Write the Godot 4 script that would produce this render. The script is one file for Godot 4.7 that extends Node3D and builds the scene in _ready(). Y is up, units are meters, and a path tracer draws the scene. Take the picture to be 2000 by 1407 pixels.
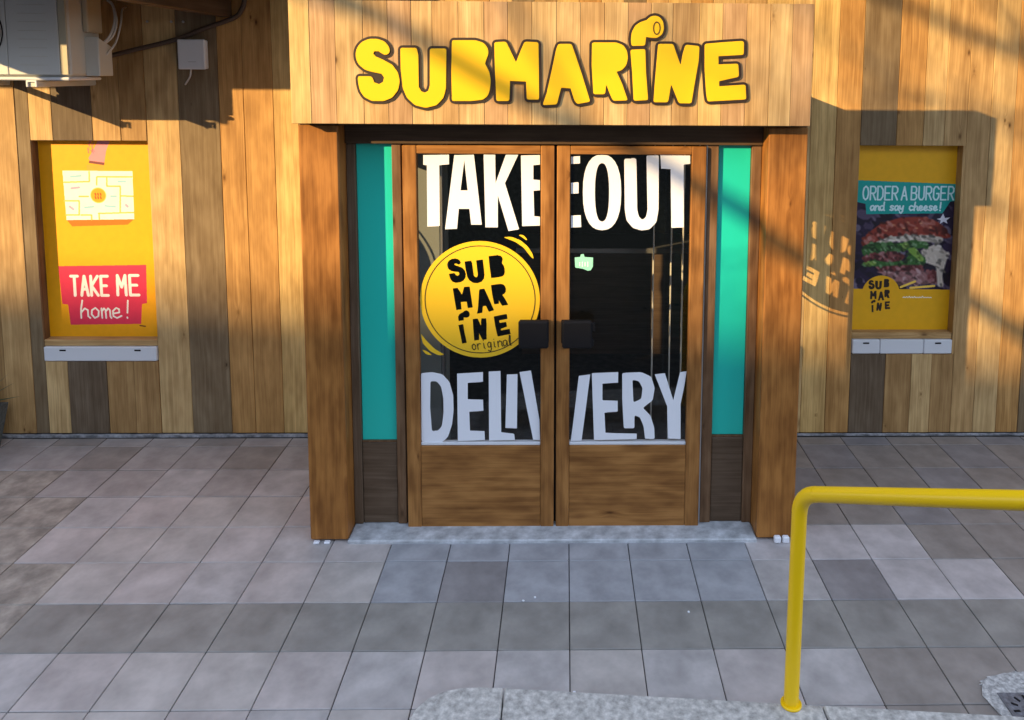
extends Node3D
# A timber-clad takeaway front with a projecting porch, low evening sun from the left behind the viewer.
# Metres; y up; the facade runs along x, the street lies towards +z.

const FOCAL := 1537.577
const LENS_X := 1131.897
const LENS_Y := 301.812
const PITCH := 0.104091
const YAW := 0.018470
const ROLL := -0.006444
const RING_X := 0.4688
const RING_Y := 2.8778
const SIGN := {
	"S": [[-1.0797, 2.7367, -1.0756, 2.7579, -1.0645, 2.7792, -1.0428, 2.8004, -1.0071, 2.8148, -0.9647, 2.8151, -0.9281, 2.8027, -0.9052, 2.7767, -0.8986, 2.7507, -0.9096, 2.7322, -0.9295, 2.7285, -0.9436, 2.7362, -0.9604, 2.7474, -0.9802, 2.7473, -0.9847, 2.7374, -0.9736, 2.7247, -0.9384, 2.7094, -0.8892, 2.6828, -0.8601, 2.6425, -0.8516, 2.5963, -0.8617, 2.5499, -0.8923, 2.5104, -0.9355, 2.4923, -0.9997, 2.4919, -1.0406, 2.5132, -1.0613, 2.5452, -1.0703, 2.5879, -1.0716, 2.6234, -1.0027, 2.6238, -0.9915, 2.6154, -0.9834, 2.5920, -0.9608, 2.5836, -0.9421, 2.5943, -0.9367, 2.6157, -0.9484, 2.6327, -0.9952, 2.6417, -1.0319, 2.6521, -1.0654, 2.6802, -1.0782, 2.7084]],
	"U": [[-0.8508, 2.7701, -0.7635, 2.7707, -0.7548, 2.7318, -0.7544, 2.5684, -0.7418, 2.5471, -0.7262, 2.5414, -0.7097, 2.5508, -0.7022, 2.5759, -0.6996, 2.7676, -0.6108, 2.7682, -0.6145, 2.5621, -0.6279, 2.5120, -0.6642, 2.4724, -0.7216, 2.4577, -0.7787, 2.4717, -0.8209, 2.5109, -0.8415, 2.5608, -0.8505, 2.6603]],
	"B": [[-0.5855, 2.8107, -0.4611, 2.8116, -0.4185, 2.7978, -0.3974, 2.7697, -0.3939, 2.7414, -0.4048, 2.7130, -0.4121, 2.6902, -0.3909, 2.6491, -0.3840, 2.6064, -0.3878, 2.5563, -0.3987, 2.5241, -0.4239, 2.5024, -0.4849, 2.4949, -0.5888, 2.4943, -0.5906, 2.6620]],
	"M": [[-0.3687, 2.8017, -0.3046, 2.8057, -0.2905, 2.7775, -0.2550, 2.7033, -0.2263, 2.7744, -0.2120, 2.8063, -0.1372, 2.8033, -0.1349, 2.6650, -0.1332, 2.5041, -0.2015, 2.5037, -0.2050, 2.5968, -0.2838, 2.5999, -0.2877, 2.4960, -0.3594, 2.4956, -0.3658, 2.6635]],
	"A": [[-0.0389, 2.7958, 0.0327, 2.7963, 0.0518, 2.7440, 0.0904, 2.6316, 0.1331, 2.4957, 0.0610, 2.4816, 0.0457, 2.5027, 0.0263, 2.5632, -0.0192, 2.5667, -0.0304, 2.5250, -0.0416, 2.4795, -0.1214, 2.4752, -0.0987, 2.5398, -0.0688, 2.6757, -0.0502, 2.7658]],
	"R": [[0.1345, 2.8045, 0.2628, 2.8054, 0.3008, 2.7907, 0.3201, 2.7609, 0.3258, 2.7234, 0.3172, 2.6857, 0.2948, 2.6592, 0.2683, 2.6515, 0.2956, 2.5951, 0.3287, 2.5029, 0.2472, 2.5001, 0.2278, 2.5417, 0.2137, 2.5795, 0.2088, 2.5340, 0.1442, 2.5336, 0.1339, 2.6845]],
	"i": [[0.3328, 2.7684, 0.4145, 2.7728, 0.4202, 2.6487, 0.4338, 2.5050, 0.3538, 2.5007, 0.3443, 2.6482]],
	"periscope": [[0.3387, 2.7835, 0.3352, 2.8208, 0.3392, 2.8567, 0.3561, 2.8896, 0.3823, 2.9092, 0.4160, 2.9206, 0.4346, 2.9378, 0.4609, 2.9447, 0.4875, 2.9353, 0.5045, 2.9116, 0.5097, 2.8744, 0.5004, 2.8444, 0.4742, 2.8256, 0.4440, 2.8254, 0.4174, 2.8304, 0.4128, 2.7855]],
	"N": [[0.4762, 2.7994, 0.5580, 2.8000, 0.5740, 2.7551, 0.5964, 2.6951, 0.6045, 2.7478, 0.6187, 2.7967, 0.6946, 2.7897, 0.6926, 2.7108, 0.6759, 2.6050, 0.6593, 2.4895, 0.5905, 2.4891, 0.5706, 2.5362, 0.5506, 2.5830, 0.5439, 2.5360, 0.5370, 2.4942, 0.4569, 2.4937, 0.4627, 2.6037, 0.4701, 2.7093]],
	"E": [[0.7171, 2.8011, 0.8004, 2.8092, 0.9141, 2.8175, 0.9257, 2.8101, 0.9254, 2.7425, 0.7947, 2.7341, 0.7956, 2.6964, 0.8983, 2.7009, 0.9041, 2.6291, 0.8017, 2.6058, 0.8023, 2.5831, 0.9395, 2.5930, 0.9456, 2.5117, 0.7394, 2.4991, 0.7307, 2.5447, 0.7202, 2.6657]],
}
const VINYL_LEFT := {
	"T": [[-0.7856, 2.1893, -0.6433, 2.1900, -0.6439, 2.1355, -0.6980, 2.1322, -0.6992, 1.7880, -0.7686, 1.7848, -0.7668, 2.1319, -0.7864, 2.1319]],
	"A": [[-0.6138, 2.1901, -0.5058, 2.1906, -0.4641, 1.7957, -0.5236, 1.7955, -0.5328, 1.8862, -0.5922, 1.8860, -0.6032, 1.7701, -0.6697, 1.7699], [-0.5591, 2.1606, -0.5813, 1.9913, -0.5418, 1.9914]],
	"K": [[-0.4517, 2.1909, -0.3877, 2.1911, -0.3865, 2.0320, -0.3287, 2.1914, -0.2598, 2.1917, -0.3342, 2.0322, -0.2555, 1.7711, -0.3152, 1.7608, -0.3740, 1.9620, -0.3748, 1.7808, -0.4443, 1.7806]],
	"E": [[-0.2450, 2.1898, -0.1395, 2.1903, -0.1395, 2.1346, -0.1760, 2.1345, -0.1760, 2.0508, -0.1394, 2.0509, -0.1393, 1.9909, -0.1750, 1.9908, -0.1709, 1.8440, -0.1391, 1.8441, -0.1391, 1.7896, -0.2386, 1.7893]],
	"D": [[-0.8160, 0.9363, -0.7536, 0.9426, -0.6932, 0.9291, -0.6547, 0.8840, -0.6338, 0.8026, -0.6330, 0.7118, -0.6426, 0.6298, -0.6669, 0.5567, -0.6979, 0.5247, -0.8185, 0.5250], [-0.7630, 0.8886, -0.7283, 0.8885, -0.7027, 0.8569, -0.6905, 0.7845, -0.6897, 0.7028, -0.7011, 0.6208, -0.7233, 0.5934, -0.7582, 0.5907, -0.7669, 0.7302]],
	"E_low": [[-0.6108, 0.9335, -0.4632, 0.9424, -0.4636, 0.8838, -0.5505, 0.8794, -0.5514, 0.7798, -0.4643, 0.7797, -0.4621, 0.7115, -0.5432, 0.7071, -0.5398, 0.5930, -0.4567, 0.5910, -0.4544, 0.5360, -0.6103, 0.5309]],
	"L": [[-0.4302, 0.9469, -0.3634, 0.9487, -0.3605, 0.5835, -0.2860, 0.5742, -0.2817, 0.5357, -0.4308, 0.5332]],
	"I": [[-0.3269, 0.9288, -0.2661, 0.9306, -0.2702, 0.6062, -0.3367, 0.6064]],
	"V_half": [[-0.2548, 0.9423, -0.1895, 0.9513, -0.1405, 0.6563, -0.1369, 0.5353, -0.1764, 0.5354]],
}
const VINYL_RIGHT := {
	"E_arm": [[0.0336, 2.1851, 0.0830, 2.1853, 0.0833, 2.1416, 0.0338, 2.1413], [0.0344, 2.0386, 0.0760, 2.0387, 0.0764, 1.9736, 0.0347, 1.9734], [0.0354, 1.8527, 0.0891, 1.8529, 0.0926, 1.7821, 0.0357, 1.7819]],
	"O": [[0.3149, 1.9825, 0.3133, 1.9213, 0.3072, 1.8755, 0.2966, 1.8377, 0.2819, 1.8075, 0.2631, 1.7854, 0.2403, 1.7718, 0.2095, 1.7672, 0.1786, 1.7717, 0.1556, 1.7850, 0.1365, 1.8070, 0.1212, 1.8371, 0.1099, 1.8749, 0.1029, 1.9205, 0.1002, 1.9817, 0.1020, 2.0427, 0.1084, 2.0880, 0.1190, 2.1255, 0.1338, 2.1552, 0.1524, 2.1769, 0.1750, 2.1902, 0.2055, 2.1948, 0.2361, 2.1905, 0.2589, 2.1774, 0.2780, 2.1558, 0.2933, 2.1262, 0.3047, 2.0888, 0.3119, 2.0435], [0.2472, 1.9822, 0.2469, 1.9348, 0.2448, 1.8995, 0.2410, 1.8702, 0.2357, 1.8469, 0.2288, 1.8298, 0.2204, 1.8194, 0.2091, 1.8158, 0.1976, 1.8193, 0.1890, 1.8297, 0.1819, 1.8467, 0.1761, 1.8700, 0.1718, 1.8992, 0.1690, 1.9346, 0.1677, 1.9820, 0.1682, 2.0292, 0.1703, 2.0644, 0.1742, 2.0934, 0.1795, 2.1165, 0.1863, 2.1333, 0.1947, 2.1436, 0.2059, 2.1471, 0.2173, 2.1437, 0.2258, 2.1335, 0.2330, 2.1167, 0.2387, 2.0937, 0.2431, 2.0647, 0.2459, 2.0295]],
	"U": [[0.3294, 2.1725, 0.3968, 2.1748, 0.4058, 1.8842, 0.4164, 1.8438, 0.4366, 1.8256, 0.4563, 1.8439, 0.4637, 1.8843, 0.4530, 2.1929, 0.5224, 2.1933, 0.5256, 1.8845, 0.5148, 1.8137, 0.4774, 1.7731, 0.4325, 1.7658, 0.3823, 1.7809, 0.3467, 1.8233, 0.3360, 1.8839]],
	"T": [[0.5303, 2.1953, 0.6970, 2.1940, 0.6980, 2.1442, 0.6623, 2.1411, 0.6696, 1.7837, 0.5995, 1.7815, 0.5893, 2.1158, 0.5366, 2.1156]],
	"V_half": [[0.0845, 0.9195, 0.1499, 0.9285, 0.1028, 0.5319, 0.0404, 0.5292, 0.0555, 0.6558]],
	"E": [[0.1586, 0.9357, 0.3096, 0.9419, 0.3103, 0.8786, 0.2203, 0.8741, 0.2212, 0.7742, 0.3089, 0.7723, 0.3097, 0.7057, 0.2333, 0.7012, 0.2407, 0.5775, 0.4214, 0.5744, 0.4218, 0.5403, 0.1750, 0.5345]],
	"R": [[0.3332, 0.9374, 0.4425, 0.9418, 0.4997, 0.9147, 0.5210, 0.8466, 0.5108, 0.7738, 0.4544, 0.7283, 0.4990, 0.6825, 0.5223, 0.6091, 0.5260, 0.5401, 0.4704, 0.5402, 0.4604, 0.6184, 0.4376, 0.6735, 0.4067, 0.6827, 0.4077, 0.6047, 0.3461, 0.6049, 0.3351, 0.7832], [0.3923, 0.8966, 0.4301, 0.8875, 0.4509, 0.8467, 0.4448, 0.7830, 0.4099, 0.7648, 0.3994, 0.7649]],
	"Y": [[0.5197, 0.9282, 0.5782, 0.9354, 0.6294, 0.7737, 0.6657, 0.9417, 0.7033, 0.9462, 0.6911, 0.8555, 0.6721, 0.7508, 0.6763, 0.5398, 0.6029, 0.5399, 0.5949, 0.7372]],
}
const VINYL_EXTRA := {
	"crescent": [[-0.3449, 1.7263, -0.3007, 1.7294, -0.2477, 1.7086, -0.2065, 1.6726, -0.1799, 1.6305, -0.1740, 1.6004, -0.1888, 1.6124, -0.2301, 1.6665, -0.2772, 1.6995], [-0.2624, 1.7415, -0.2330, 1.7398, -0.2123, 1.7177, -0.2112, 1.7057, -0.2359, 1.7236], [-0.8143, 1.1703, -0.7852, 1.1303, -0.7382, 1.0810, -0.6790, 1.0440, -0.7149, 1.0409, -0.7622, 1.0656, -0.8033, 1.1119], [-0.8097, 1.0780, -0.7801, 1.0656, -0.7477, 1.0409, -0.7863, 1.0471]],
	"mint": [[0.0568, 1.6129, 0.0864, 1.6130, 0.0923, 1.6311, 0.1071, 1.6312, 0.1131, 1.6131, 0.1605, 1.6132, 0.1598, 1.5587, 0.1463, 1.5345, 0.1315, 1.5344, 0.1017, 1.5465, 0.0601, 1.5525]],
}
# letter, offset of its middle from the disc's middle, width, height
const LOGO := [["S", -0.1306, 0.1684, 0.0980, 0.1396], ["U", -0.0267, 0.1607, 0.1039, 0.1336], ["B", 0.0958, 0.1930, 0.0831, 0.1277], ["M", -0.0978, 0.0089, 0.0980, 0.1277], ["A", 0.0219, -0.0062, 0.0980, 0.1396], ["R", 0.1099, 0.0274, 0.0831, 0.1277], ["i", -0.1008, -0.1992, 0.0344, 0.1128], ["periscope", -0.0927, -0.0918, 0.0683, 0.0564], ["N", -0.0011, -0.1715, 0.0831, 0.1277], ["E", 0.1241, -0.1481, 0.0831, 0.1247]]
const POSTER_LEFT := {
	"hand": [[281, 10, 335, 10, 313, 65, 302, 120, 240, 116, 230, 97, 255, 58]],
	"bracelet": [[233, 109, 304, 118, 301, 130, 231, 120]],
	"tag": [[221, 127, 301, 130, 300, 156, 219, 155]],
	"under": [[112, 388, 428, 383, 395, 411, 137, 420]],
	"box": [[107, 156, 430, 157, 427, 385, 112, 390]],
	"line": [[230, 160, 228, 207, 111, 211], [261, 223, 264, 185, 426, 184], [310, 191, 308, 229, 370, 229, 363, 349], [367, 274, 425, 276], [106, 299, 176, 298, 172, 366, 110, 366], [177, 278, 220, 277], [262, 358, 425, 353], [265, 358, 264, 386], [180, 366, 230, 366, 229, 388]],
	"circle": [[266, 272, 301, 272]],
	"blue": [[144, 185, 190, 180], [363, 207, 394, 206], [201, 330, 240, 326], [295, 322, 341, 326], [324, 276, 348, 276]],
	"pink": [[144, 239, 179, 235], [131, 326, 146, 338], [392, 317, 399, 325]],
	"label": [[60, 611, 471, 604, 466, 789, 442, 794, 433, 891, 101, 895, 95, 797, 68, 793]],
	"take": [[115, 659, 286, 752]],
	"me": [[331, 655, 430, 750]],
	"home": [[148, 777, 395, 862]],
	"mark": [[428, 899, 452, 903]],
}
const POSTER_RIGHT := {
	"photo": [[22, 286, 547, 284, 541, 722, 17, 714]],
	"banner": [[22, 186, 551, 205, 547, 281, 520, 284, 486, 287, 450, 345, 83, 350, 77, 300, 22, 288]],
	"bun": [[70, 502, 98, 439, 158, 393, 250, 365, 342, 361, 421, 380, 469, 415, 496, 466, 457, 466, 394, 450, 293, 451, 192, 459, 124, 490]],
	"cheese": [[116, 494, 192, 461, 293, 451, 394, 450, 464, 462, 458, 489, 349, 482, 232, 482, 140, 506], [351, 525, 427, 493, 492, 540, 479, 595, 466, 643, 478, 706, 446, 706, 433, 603, 385, 588]],
	"green": [[63, 522, 101, 490, 163, 490, 248, 490, 317, 478, 388, 484, 397, 509, 327, 519, 273, 527, 157, 531, 80, 545], [75, 600, 120, 572, 198, 584, 291, 576, 297, 541, 335, 525, 385, 572, 378, 595, 277, 597, 145, 605]],
	"leaf": [[288, 517, 327, 509, 377, 572, 362, 584, 305, 541], [82, 588, 128, 576, 144, 592, 98, 604], [256, 494, 287, 486, 296, 505, 273, 525]],
	"meat": [[65, 561, 118, 537, 235, 534, 283, 556, 260, 580, 159, 580, 81, 579], [145, 604, 261, 597, 371, 603, 364, 629, 154, 629], [391, 627, 444, 631, 437, 682, 398, 686]],
	"lower": [[138, 629, 391, 628, 398, 686, 266, 697, 202, 652]],
	"seed": [[213, 400, 225, 404], [282, 388, 294, 392], [344, 392, 356, 393], [392, 411, 403, 415], [260, 416, 272, 419], [322, 415, 335, 418], [175, 427, 188, 431]],
	"star": [[424, 372, 442, 368, 454, 345, 464, 367, 490, 364, 472, 379, 478, 395, 458, 385, 441, 396, 444, 379]],
	"fries": [[267, 706, 335, 678], [314, 710, 430, 700]],
	"bump": [[171, 742, 264, 742]],
	"logo": [[117, 673, 216, 824]],
	"tiny": [[280, 750, 422, 763]],
	"order": [[64, 216, 229, 280]],
	"a": [[249, 217, 275, 280]],
	"burger": [[296, 216, 499, 279]],
	"and": [[101, 292, 449, 331]],
}


const ZW := -5.519   # outer face of the facade planks
const ZP := -4.221   # front of the porch posts
const ZF := -4.106   # front of the fascia
const ZD := -4.335   # front of the door leaves
const SUN := Vector3(1.255, -0.47, -1.0)

var M := {}
var taken := {}
var rng := RandomNumberGenerator.new()


# ---------------------------------------------------------------- naming
func numbered(called: String) -> String:
	if not taken.has(called):
		taken[called] = 0
		return called
	taken[called] += 1
	return "%s_%03d" % [called, taken[called]]


func thing(called: String, label: String, category: String, at := Vector3.ZERO, group := "") -> Node3D:
	var o := Node3D.new()
	o.name = numbered(called)
	add_child(o)
	o.position = at
	o.set_meta("label", label)
	o.set_meta("category", category)
	if group != "":
		o.set_meta("group", group)
	return o


func structure(called: String) -> Node3D:
	var o := Node3D.new()
	o.name = numbered(called)
	add_child(o)
	o.set_meta("kind", "structure")
	return o


func part(parent: Node, called: String, mesh: Mesh, mat: Material, at := Vector3.ZERO, turn := Vector3.ZERO) -> MeshInstance3D:
	var o := MeshInstance3D.new()
	o.name = called
	o.mesh = mesh
	for i in mesh.get_surface_count():
		o.set_surface_override_material(i, mat)
	parent.add_child(o, true)
	o.position = at
	o.rotation = turn
	return o


# ---------------------------------------------------------------- mesh building
func st_new() -> SurfaceTool:
	var st := SurfaceTool.new()
	st.begin(Mesh.PRIMITIVE_TRIANGLES)
	return st


func tri(st: SurfaceTool, a: Vector3, b: Vector3, c: Vector3, ua := Vector2.ZERO, ub := Vector2.ZERO, uc := Vector2.ZERO) -> void:
	var n := (b - a).cross(c - a).normalized()
	st.set_normal(n); st.set_uv(ua); st.add_vertex(a)
	st.set_normal(n); st.set_uv(uc); st.add_vertex(c)
	st.set_normal(n); st.set_uv(ub); st.add_vertex(b)


func quad(st: SurfaceTool, a: Vector3, b: Vector3, c: Vector3, d: Vector3, ua := Vector2.ZERO, ub := Vector2.ZERO, uc := Vector2.ZERO, ud := Vector2.ZERO) -> void:
	tri(st, a, b, c, ua, ub, uc)
	tri(st, a, c, d, ua, uc, ud)


# A box with chamfered edges, its middle at `at`; texture v runs along axis `grain`, both in metres.
func box_into(st: SurfaceTool, size: Vector3, bevel: float, grain: int, off: Vector2, at := Vector3.ZERO) -> void:
	var h := size * 0.5
	var b := minf(bevel, minf(h.x, minf(h.y, h.z)) * 0.6)
	var o1 := (grain + 1) % 3
	var o2 := (grain + 2) % 3
	var uv := func(p: Vector3) -> Vector2: return off + Vector2(p[o1] + p[o2], p[grain])
	var put := func(ps: Array) -> void:
		var c := Vector3.ZERO
		for p in ps: c += p
		var n: Vector3 = (ps[1] - ps[0]).cross(ps[2] - ps[0])
		if n.dot(c) < 0:
			ps.reverse()
		if ps.size() == 4:
			quad(st, at + ps[0], at + ps[1], at + ps[2], at + ps[3], uv.call(ps[0]), uv.call(ps[1]), uv.call(ps[2]), uv.call(ps[3]))
		else:
			tri(st, at + ps[0], at + ps[1], at + ps[2], uv.call(ps[0]), uv.call(ps[1]), uv.call(ps[2]))
	for ax in 3:
		var i := (ax + 1) % 3
		var j := (ax + 2) % 3
		for s in [-1.0, 1.0]:
			var ps := []
			for k in [[-1, -1], [1, -1], [1, 1], [-1, 1]]:
				var p := Vector3.ZERO
				p[ax] = s * h[ax]; p[i] = k[0] * (h[i] - b); p[j] = k[1] * (h[j] - b)
				ps.append(p)
			put.call(ps)
		if b > 0.0:
			for si in [-1.0, 1.0]:
				for sj in [-1.0, 1.0]:
					var ps := []
					for k in [[0, -1], [0, 1], [1, 1], [1, -1]]:
						var p := Vector3.ZERO
						p[ax] = k[1] * (h[ax] - b)
						p[i] = si * (h[i] - (b if k[0] == 1 else 0.0))
						p[j] = sj * (h[j] - (0.0 if k[0] == 1 else b))
						ps.append(p)
					put.call(ps)
	if b > 0.0:
		for sx in [-1.0, 1.0]:
			for sy in [-1.0, 1.0]:
				for sz in [-1.0, 1.0]:
					put.call([Vector3(sx * h.x, sy * (h.y - b), sz * (h.z - b)), Vector3(sx * (h.x - b), sy * h.y, sz * (h.z - b)), Vector3(sx * (h.x - b), sy * (h.y - b), sz * h.z)])


func box(size: Vector3, bevel := 0.002, grain := 1, off := Vector2.ZERO) -> ArrayMesh:
	var st := st_new()
	box_into(st, size, bevel, grain, off)
	return st.commit()


# A piece of timber given by its two corners.
func timber(parent: Node, called: String, a: Vector3, b: Vector3, mat: Material, bevel := 0.003, grain := -1) -> MeshInstance3D:
	var size := (b - a).abs()
	if grain < 0:
		grain = size.max_axis_index()
	var across := size[(grain + 1) % 3] + size[(grain + 2) % 3]
	var off := Vector2(across * 0.5 + rng.randf() * maxf(0.0, 0.8 - across), rng.randf() * 3.6)
	return part(parent, called, box(size, bevel, grain, off), mat, (a + b) * 0.5)


func plain(parent: Node, called: String, a: Vector3, b: Vector3, mat: Material, bevel := 0.003) -> MeshInstance3D:
	return part(parent, called, box((b - a).abs(), bevel, 1), mat, (a + b) * 0.5)


func sheet(w: float, h: float) -> ArrayMesh:
	var st := st_new()
	quad(st, Vector3(-w / 2, -h / 2, 0), Vector3(w / 2, -h / 2, 0), Vector3(w / 2, h / 2, 0), Vector3(-w / 2, h / 2, 0), Vector2(0, 1), Vector2(1, 1), Vector2(1, 0), Vector2(0, 0))
	return st.commit()


func tube_into(st: SurfaceTool, pts: Array, radii: Array, sides := 10) -> void:
	var rings := []
	var up := Vector3(0.31, 0.83, 0.46).normalized()
	for i in pts.size():
		var d: Vector3 = (pts[mini(i + 1, pts.size() - 1)] - pts[maxi(i - 1, 0)]).normalized()
		if absf(d.dot(up)) > 0.95:
			up = Vector3(0.9, 0.1, 0.4).normalized()
		var u := d.cross(up).normalized()
		var v := u.cross(d).normalized()
		up = v
		var ring := []
		for k in sides:
			var a := TAU * k / sides
			ring.append(u * cos(a) + v * sin(a))
		rings.append(ring)
	for i in pts.size() - 1:
		for k in sides:
			var k2 := (k + 1) % sides
			for w in [[i, k], [i, k2], [i + 1, k2], [i, k], [i + 1, k2], [i + 1, k]]:
				var n: Vector3 = rings[w[0]][w[1]]
				st.set_normal(n)
				st.set_uv(Vector2(float(w[1]) / sides * 0.3, float(w[0]) * 0.2))
				st.add_vertex(pts[w[0]] + n * radii[w[0]])
	for e in [0, pts.size() - 1]:
		for k in sides:
			var a: Vector3 = pts[e] + rings[e][k] * radii[e]
			var b: Vector3 = pts[e] + rings[e][(k + 1) % sides] * radii[e]
			if e == 0: tri(st, pts[e], b, a)
			else: tri(st, pts[e], a, b)


func tube(pts: Array, radius: float, sides := 10) -> ArrayMesh:
	var st := st_new()
	var r := []
	for p in pts: r.append(radius)
	tube_into(st, pts, r, sides)
	return st.commit()


func smooth_path(pts: Array, n := 6) -> Array:
	var out := []
	for i in pts.size() - 1:
		var p0: Vector3 = pts[maxi(i - 1, 0)]
		var p1: Vector3 = pts[i]
		var p2: Vector3 = pts[i + 1]
		var p3: Vector3 = pts[mini(i + 2, pts.size() - 1)]
		for k in n:
			out.append(p1.cubic_interpolate(p2, p0, p3, float(k) / n))
	out.append(pts[pts.size() - 1])
	return out


# ---------------------------------------------------------------- flat outlines
func outline(flat: Array) -> PackedVector2Array:
	var p := PackedVector2Array()
	for i in range(0, flat.size(), 2):
		p.append(Vector2(flat[i], flat[i + 1]))
	return p


func spans(polys: Array, y: float) -> Array:
	var xs := []
	for p in polys:
		var n: int = p.size()
		for i in n:
			var a: Vector2 = p[i]
			var b: Vector2 = p[(i + 1) % n]
			if (a.y > y) != (b.y > y):
				xs.append(a.x + (y - a.y) / (b.y - a.y) * (b.x - a.x))
	xs.sort()
	return xs


# Even-odd filled outlines as a flat mesh in the xy plane, cut into thin bands.
func film(polys: Array, dy := 0.003) -> ArrayMesh:
	var st := st_new()
	var y0 := 1e9
	var y1 := -1e9
	for p in polys:
		for q in p:
			y0 = minf(y0, q.y); y1 = maxf(y1, q.y)
	var n := ceili((y1 - y0) / dy)
	for i in n:
		var a := y0 + (y1 - y0) * i / n
		var b := y0 + (y1 - y0) * (i + 1) / n
		var lo := spans(polys, a + 1e-6)
		var hi := spans(polys, b - 1e-6)
		if lo.size() != hi.size():
			lo = spans(polys, (a + b) / 2)
			hi = lo
		for k in range(0, lo.size() - 1, 2):
			quad(st, Vector3(lo[k], a, 0), Vector3(lo[k + 1], a, 0), Vector3(hi[k + 1], b, 0), Vector3(hi[k], b, 0))
	return st.commit()


func disc_outline(c: Vector2, r: float, n := 72) -> PackedVector2Array:
	var p := PackedVector2Array()
	for i in n:
		p.append(c + Vector2(cos(TAU * i / n), sin(TAU * i / n)) * r)
	return p


# A solid plate of that outline from z = 0 to z = depth with a small chamfer.
func plate(poly: PackedVector2Array, depth: float, chamfer := 0.0) -> ArrayMesh:
	var st := st_new()
	var p := poly
	if Geometry2D.is_polygon_clockwise(p):
		p.reverse()
	var top := p
	if chamfer > 0.0:
		top = PackedVector2Array()
		for i in p.size():
			var a := (p[i] - p[(i + p.size() - 1) % p.size()]).normalized()
			var b := (p[(i + 1) % p.size()] - p[i]).normalized()
			var m := (Vector2(-a.y, a.x) + Vector2(-b.y, b.x)).normalized()
			top.append(p[i] + m * chamfer)
	var t := Geometry2D.triangulate_polygon(top)
	if t.is_empty():
		top = p
		t = Geometry2D.triangulate_polygon(top)
	for i in range(0, t.size(), 3):
		var a := Vector3(top[t[i]].x, top[t[i]].y, depth)
		var b := Vector3(top[t[i + 1]].x, top[t[i + 1]].y, depth)
		var c := Vector3(top[t[i + 2]].x, top[t[i + 2]].y, depth)
		if (b - a).cross(c - a).z < 0: tri(st, a, c, b)
		else: tri(st, a, b, c)
	var n := p.size()
	for i in n:
		var j := (i + 1) % n
		var d2 := depth - chamfer
		quad(st, Vector3(p[i].x, p[i].y, 0), Vector3(p[j].x, p[j].y, 0), Vector3(p[j].x, p[j].y, d2), Vector3(p[i].x, p[i].y, d2))
		if chamfer > 0.0:
			quad(st, Vector3(p[i].x, p[i].y, d2), Vector3(p[j].x, p[j].y, d2), Vector3(top[j].x, top[j].y, depth), Vector3(top[i].x, top[i].y, depth))
	return st.commit()


# Rounds the corners of an outline (one pass of corner cutting that keeps straight runs straight).
func soften(p: PackedVector2Array, r: float) -> PackedVector2Array:
	var out := PackedVector2Array()
	var n := p.size()
	for i in n:
		var a := p[(i + n - 1) % n] - p[i]
		var b := p[(i + 1) % n] - p[i]
		var ra := minf(r, a.length() * 0.4)
		var rb := minf(r, b.length() * 0.4)
		var s := p[i] + a.normalized() * ra
		var e := p[i] + b.normalized() * rb
		for k in 3:
			var t := k / 2.0
			out.append(s.lerp(p[i], t).lerp(p[i].lerp(e, t), t))
	return out


# ---------------------------------------------------------------- printed pictures
func img_poly(im: Image, polys: Array, c: Color) -> void:
	var y0 := 1e9
	var y1 := -1e9
	for p in polys:
		for q in p:
			y0 = minf(y0, q.y); y1 = maxf(y1, q.y)
	for y in range(maxi(0, floori(y0)), mini(im.get_height(), ceili(y1))):
		var s := spans(polys, y + 0.5)
		for k in range(0, s.size() - 1, 2):
			var a := clampi(roundi(s[k]), 0, im.get_width())
			var b := clampi(roundi(s[k + 1]), 0, im.get_width())
			if b > a:
				im.fill_rect(Rect2i(a, y, b - a, 1), c)


func img_stroke(im: Image, pts: PackedVector2Array, w: float, c: Color) -> void:
	for i in pts.size():
		img_poly(im, [disc_outline(pts[i], w / 2, 12)], c)
		if i + 1 < pts.size():
			var n := (pts[i + 1] - pts[i]).normalized().orthogonal() * w / 2
			img_poly(im, [PackedVector2Array([pts[i] + n, pts[i + 1] + n, pts[i + 1] - n, pts[i] - n])], c)


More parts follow.
